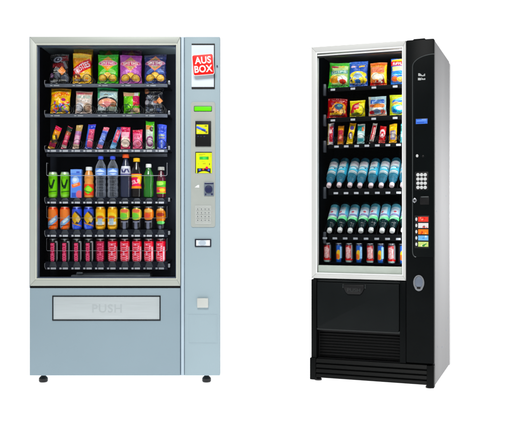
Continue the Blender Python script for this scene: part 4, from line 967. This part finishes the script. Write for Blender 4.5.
def r_or(c):
    c.a[:] = lin((238, 160, 80)); c.rect(.5, .93, .6, .06, (226, 110, 50)).rect(.5, .72, .42, .08, (226, 130, 90)).rect(.5, .6, .42, .05, (206, 110, 80)).ell(.35, .4, .25, .14, (250, 236, 214)).ell(.65, .36, .22, .13, (246, 226, 200)).rect(.5, .12, .6, .1, (206, 44, 40), .12).rect(.2, .2, .15, .05, (240, 120, 60)).rect(.95, .5, .06, .4, (240, 200, 70)).blobs(6, .2, .8, .15, .5, .03, .06, [(210, 80, 60), (250, 240, 220)], 53); return c
wrapped(F, 'snack_bag', 370, 387, 62.6, QD, Z1_, r_or, 'orange snack bag with white pieces above a red base', 'snack bag', GR, 53)
def r_br(c):
    c.a[:] = lin((34, 100, 186)); c.rect(.55, .94, .5, .05, (246, 206, 50), .1).rect(.5, .8, .5, .09, (214, 40, 50), -.03).text('RUFFLES', .5, .79, .36, .05, (246, 240, 240), -.03).rect(.45, .6, .35, .08, (250, 234, 150)).ell(.5, .42, .5, .07, (60, 140, 210)).ell(.25, .22, .18, .09, (226, 110, 60)).ell(.62, .2, .26, .09, (246, 206, 110)).rect(.5, .05, .6, .05, (40, 110, 200)); return c
wrapped(F, 'snack_bag', 390.5, 409, 58.4, QD, Z1_, r_br, 'blue chip bag with red and yellow banner beside the right frame edge', 'snack bag', GR, 54)
def r_red(c):
    c.a[:] = lin((168, 30, 34)); c.rect(.5, .95, .6, .04, (130, 20, 26)).ell(.62, .5, .34, .28, (226, 150, 70)).ell(.62, .56, .22, .16, (40, 90, 130)).ell(.66, .6, .12, .07, (120, 190, 180)).ell(.3, .7, .1, .08, (150, 60, 80)).rect(.25, .42, .14, .1, (226, 120, 60)).ell(.8, .32, .16, .1, (240, 196, 120)).rect(.45, .2, .3, .05, (240, 190, 80)).rect(.55, .12, .1, .04, (120, 20, 30)).blobs(8, .3, .95, .15, .8, .03, .06, [(240, 190, 90), (200, 60, 40), (100, 30, 40)], 55); return c
wrapped(F, 'snack_bag', 327, 347, 98.6, QD, Z2_, r_red, 'dark red snack bag with blue and orange centre on the second shelf', 'snack bag', GR, 55, roll=.03)
def r_yr(c):
    c.a[:] = lin((236, 220, 40)); c.ell(.5, .62, .38, .2, (214, 40, 60), .4).ell(.55, .64, .24, .1, (240, 170, 170), .4).ell(.2, .3, .14, .14, (190, 40, 50)).rect(.8, .5, .15, .3, (244, 230, 70)).ell(.4, .18, .3, .07, (120, 130, 50)).rect(.5, .05, .6, .05, (190, 180, 40)); return c
wrapped(F, 'snack_bag', 349.6, 365.2, 100.4, QD, Z2_, r_yr, 'yellow snack bag with a red slanted emblem', 'snack bag', GR, 56)
def r_gb(c):
    c.a[:] = lin((170, 196, 204)); c.rect(.5, .72, .42, .1, (40, 80, 160)).rect(.5, .72, .25, .06, (90, 130, 190)).rect(.08, .5, .06, .5, (190, 180, 160)).ell(.5, .5, .3, .1, (226, 140, 70)).ell(.22, .52, .14, .08, (190, 90, 60)).ell(.8, .5, .14, .1, (216, 130, 80)).ell(.2, .2, .16, .08, (206, 40, 50)).ell(.5, .24, .2, .1, (110, 130, 160)).ell(.82, .2, .14, .1, (200, 90, 80)).rect(.5, .06, .5, .04, (220, 170, 140)).ell(.3, .35, .15, .06, (240, 236, 220)).ell(.7, .35, .12, .06, (236, 236, 226)); return c
wrapped(F, 'snack_bag', 368.6, 386.8, 96.4, QD, Z2_, r_gb, 'pale grey-blue snack bag with navy title and orange shapes', 'snack bag', GR, 57, roll=-.03)
def r_yg(c):
    c.a[:] = lin((214, 222, 90)); c.ell(.55, .7, .4, .12, (60, 110, 190), .25).ell(.6, .76, .28, .07, (130, 190, 230), .25).ell(.4, .56, .2, .07, (240, 190, 120)).ell(.5, .28, .4, .2, (70, 180, 210)).ell(.6, .34, .2, .1, (206, 236, 240)).ell(.3, .2, .14, .08, (40, 110, 190)).rect(.5, .97, .6, .03, (190, 200, 70)).rect(.08, .5, .06, .5, (200, 210, 70)); return c
wrapped(F, 'snack_bag', 389.4, 407.5, 94.6, QD, Z2_, r_yg, 'lime yellow snack bag with light blue lettering beside the right frame edge', 'snack bag', GR, 58)
GQ = 'snack bars in the narrow machine'
def rbar(px0, px1, py0, roll, cvf, label, seed): return bar(px0, px1, py0, roll, cvf, label, seed, F, QD, Z3_, GQ)
rbar(327.2, 333.6, 123.2, .03, stripes((226, 214, 214), [('rect', .6, .5, .28, .36, (206, 50, 66)), ('rect', .5, .62, .2, .1, (240, 200, 200), .4), ('rect', .08, .5, .1, .5, (150, 130, 70)), ('rect', .95, .5, .08, .5, (50, 50, 96))]), 'white and red snack bar, leftmost on the bar shelf', 61)
rbar(337.4, 343.4, 125.8, .03, stripes((176, 84, 50), [('rect', .5, .88, .7, .12, (226, 150, 50)), ('rect', .5, .5, .35, .26, (190, 50, 70)), ('rect', .5, .4, .2, .12, (236, 150, 120)), ('rect', .5, .08, .6, .07, (220, 140, 60))]), 'brown and red snack bar with an orange top end', 62)
rbar(346.2, 352.4, 123, .17, stripes((244, 204, 36), [('ell', .5, .78, .35, .1, (90, 70, 140)), ('ell', .5, .42, .34, .16, (90, 50, 90)), ('rect', .6, .38, .15, .12, (236, 226, 226), .3), ('rect', .5, .97, .7, .05, (230, 160, 30))]), 'yellow snack bar with purple marks, tilted to the right', 63)
rbar(357, 364.4, 124, .03, stripes((176, 216, 216), [('rect', .4, .78, .4, .14, (30, 140, 140)), ('rect', .75, .75, .15, .1, (226, 120, 70)), ('rect', .5, .4, .35, .14, (226, 236, 236)), ('rect', .5, .2, .4, .08, (90, 180, 190)), ('rect', .5, .97, .8, .03, (226, 226, 220))]), 'teal and white snack packet with a small orange patch', 64)
rbar(368.8, 373.2, 123, .2, stripes((222, 214, 206), [('rect', .5, .55, .36, .36, (190, 30, 46)), ('rect', .6, .5, .12, .3, (240, 190, 190)), ('rect', .5, .06, .6, .06, (60, 40, 40))]), 'thin white-edged red snack bar, tilted to the right', 65)
rbar(378.4, 384.8, 126, .10, stripes((196, 24, 40), [('ell', .5, .56, .42, .24, (226, 196, 196)), ('ell', .5, .52, .3, .16, (206, 40, 56)), ('rect', .5, .48, .12, .08, (250, 240, 240)), ('rect', .5, .12, .5, .06, (230, 110, 100))]), 'bright red snack packet with a white ringed centre', 66)
rbar(389, 396.6, 124, .02, stripes((240, 180, 40), [('rect', .5, .42, .36, .24, (110, 100, 130)), ('rect', .55, .45, .2, .14, (170, 160, 150)), ('rect', .5, .88, .5, .08, (250, 206, 60)), ('rect', .12, .3, .08, .2, (190, 130, 40))]), 'amber yellow snack packet with a grey-purple panel', 67)
rbar(400, 407, 123.4, .04, stripes((110, 200, 206), [('rect', .4, .75, .4, .14, (20, 130, 120)), ('rect', .5, .4, .35, .14, (200, 230, 236)), ('rect', .5, .2, .4, .08, (90, 180, 190))]), 'teal snack packet half hidden by the right frame edge', 68)

# lying water bottles, caps to the front
def lie(F, o, px, py, d, tilt, Ltot, label, group, spin=0):
    X, Z = F.at(px, py, d)
    ax = Vector((0, -math.cos(tilt), -math.sin(tilt)))
    base = Vector((X, d, Z))-ax*Ltot
    o.matrix_world = Matrix.Translation(F.W(base)) @ Matrix.Rotation(F.rot, 4, 'Z') @ Matrix.Rotation(PI/2+tilt, 4, 'X') @ Matrix.Rotation(PI+spin, 4, 'Z')
    tag(o, label, 'drink bottle', group); return o
ordn = ['leftmost', 'second from left', 'third from left', 'fourth from left', 'fifth from left', 'sixth from left', 'seventh from left', 'rightmost, half hidden by the frame']
wl = canvas((232, 238, 242), ('rect', .5, .94, .7, .05, (150, 170, 176)), ('rect', .5, .78, .7, .03, (120, 130, 120)), ('rect', .5, .62, .6, .15, (116, 212, 240)), ('rect', .05, .5, .09, .6, (90, 190, 220)), ('rect', .95, .5, .09, .6, (90, 190, 220)), ('ell', .35, .55, .12, .05, (50, 80, 100)), ('rect', .55, .58, .2, .04, (240, 246, 248)), ('rect', .5, .44, .7, .02, (80, 110, 120)), ('ell', .6, .22, .3, .12, (226, 230, 236)), ('rect', .4, .2, .12, .06, (206, 190, 206)), w=40, h=64, asp=.8)
R4 = .0265; H4 = .210
WB = [(.62, 0), (.9, .015), (1, .06), (1, .12), (.96, .14), (1, .16), (1, .62), (.95, .66), (1, .69), (.92, .77), (.6, .88), (.40, .93), (.38, .97)]
b0 = bottle(R4, H4, WB, 'bluewater', 'cappink', .016, .0135, wl, (.17, .64), (.67, .9, 9))
for i in range(8):
    o = b0 if i == 0 else copy_tree(b0)
    lie(F, o, 328.6+10.32*i+.03*i*i+.25*math.sin(i*3.7), 186.6+.3*math.sin(i*5.1), .105, math.radians(44), H4*.97+.016, 'blue water bottle tipped cap-down on the fourth shelf, %s' % ordn[i], 'water bottles with pale pink caps tipped on the fourth shelf of the narrow machine', .45*math.sin(i*2.1))
gl_ = canvas((120, 208, 238), ('rect', .5, .08, .7, .08, (120, 200, 224)), ('rect', .58, .5, .36, .3, (222, 240, 250)), ('rect', .5, .66, .3, .02, (120, 150, 210)), ('rect', .6, .35, .24, .015, (120, 150, 210)), ('ell', .55, .52, .1, .06, (206, 90, 110)), ('rect', .5, .72, .5, .05, (150, 150, 190)), ('rect', .5, .9, .7, .1, (136, 232, 168)), ('rect', .5, .86, .4, .03, (226, 250, 230), .3), w=40, h=64, asp=.8)
b1 = bottle(R4, H4, WB, 'tealdark', 'capwhite', .016, .0140, gl_, (.12, .68), (.70, .9, 9))
for i in range(8):
    o = b1 if i == 0 else copy_tree(b1)
    lie(F, o, 329.2+10.32*i+.03*i*i+.25*math.sin(i*2.9), 231.8+.3*math.sin(i*4.3), .105, math.radians(44), H4*.97+.016, 'dark bottle with green-banded label tipped on fifth shelf, %s' % ordn[i], 'white-capped bottles with green banded labels on the fifth shelf of the narrow machine', .4*math.sin(i*1.7))
for r, py in ((4, 186.6), (5, 231.8)):      # sloping racks under the bottles
    X, Z = F.at(360, py, .105); t = math.radians(44)
    bm = bmesh.new()
    for i in range(9):
        px = 323.6+10.45*i; Xr = F.X(px, .105)
        p0 = Vector((Xr, .11, Z-.022)); p1 = p0+Vector((0, math.cos(t), math.sin(t)))*.20
        tube(bm, [p0, p1], .002, 6)
    sh = [o for o in RM.children if o.name.split('.')[0] == 'shelf'][r-1]
    finish('bottle_rack', bm, M['coil'], sh)
# bottom cans
z = RZ[6]+.0005; Hc = F.Z(360, 243.4, QD)-z
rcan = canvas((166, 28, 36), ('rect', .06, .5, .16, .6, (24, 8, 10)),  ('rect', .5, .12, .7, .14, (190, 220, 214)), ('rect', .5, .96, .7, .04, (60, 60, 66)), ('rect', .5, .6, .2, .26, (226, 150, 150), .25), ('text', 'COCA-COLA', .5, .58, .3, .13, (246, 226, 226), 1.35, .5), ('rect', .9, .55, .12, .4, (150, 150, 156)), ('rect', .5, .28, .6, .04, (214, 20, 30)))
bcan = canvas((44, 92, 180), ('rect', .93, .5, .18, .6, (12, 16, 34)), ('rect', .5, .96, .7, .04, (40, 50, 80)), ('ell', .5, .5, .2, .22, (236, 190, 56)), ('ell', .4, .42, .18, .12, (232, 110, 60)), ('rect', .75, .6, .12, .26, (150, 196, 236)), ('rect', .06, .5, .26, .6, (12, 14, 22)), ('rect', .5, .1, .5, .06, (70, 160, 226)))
pos = [327.4, 338.8, 349.2, 359.2, 370.2, 380.8, 391.6, 402.4]
lab8 = ['red cola can with a pale base, leftmost on the bottom shelf', 'blue can with yellow swirl, leftmost of the blue ones', 'red cola can with a pale base, second red one from the left', 'blue can with yellow swirl, second blue one from the left',
        'red cola can with a pale base, third red one from the left', 'blue can with yellow swirl, third blue one from the left', 'red cola can with a pale base, rightmost red one', 'blue can with yellow swirl, half hidden by the frame']
can_row(F, [(p, ('r', rcan) if i % 2 == 0 else ('b', bcan), lab8[i], 'cans on the bottom shelf of the narrow machine', .15*math.sin(i*2)) for i, p in enumerate(pos)], QD, z, Hc, .0215)

# ================================================================== LIGHT
w = bpy.data.worlds.new('World'); sc.world = w; w.use_nodes = True
bg = w.node_tree.nodes['Background']; bg.inputs[0].default_value = (.96, .98, 1, 1); bg.inputs[1].default_value = .26
def area(name, loc, target, sx, sy, power, c=(1, 1, 1)):
    l = bpy.data.lights.new(name, 'AREA'); l.shape = 'RECTANGLE'; l.size = sx; l.size_y = sy; l.energy = power; l.color = c
    o = bpy.data.objects.new(name, l); col.objects.link(o); o.location = loc
    o.rotation_euler = (Vector(target)-Vector(loc)).to_track_quat('-Z', 'Y').to_euler(); return o
area('key_softbox', (-.6, .6, 4.2), (-.1, 4.45, 1.1), 2.6, 1.4, 205, (1, .99, .97))
area('side_softbox', (2.1, 4.28, 1.02), (1.06, 4.65, 1.0), .4, .25, 24)
sc.view_settings.view_transform = 'Standard'; sc.view_settings.look = 'None'; sc.view_settings.exposure = 0; sc.view_settings.gamma = 1
sc.render.engine = 'CYCLES'; sc.cycles.max_bounces = 10; sc.cycles.transparent_max_bounces = 24
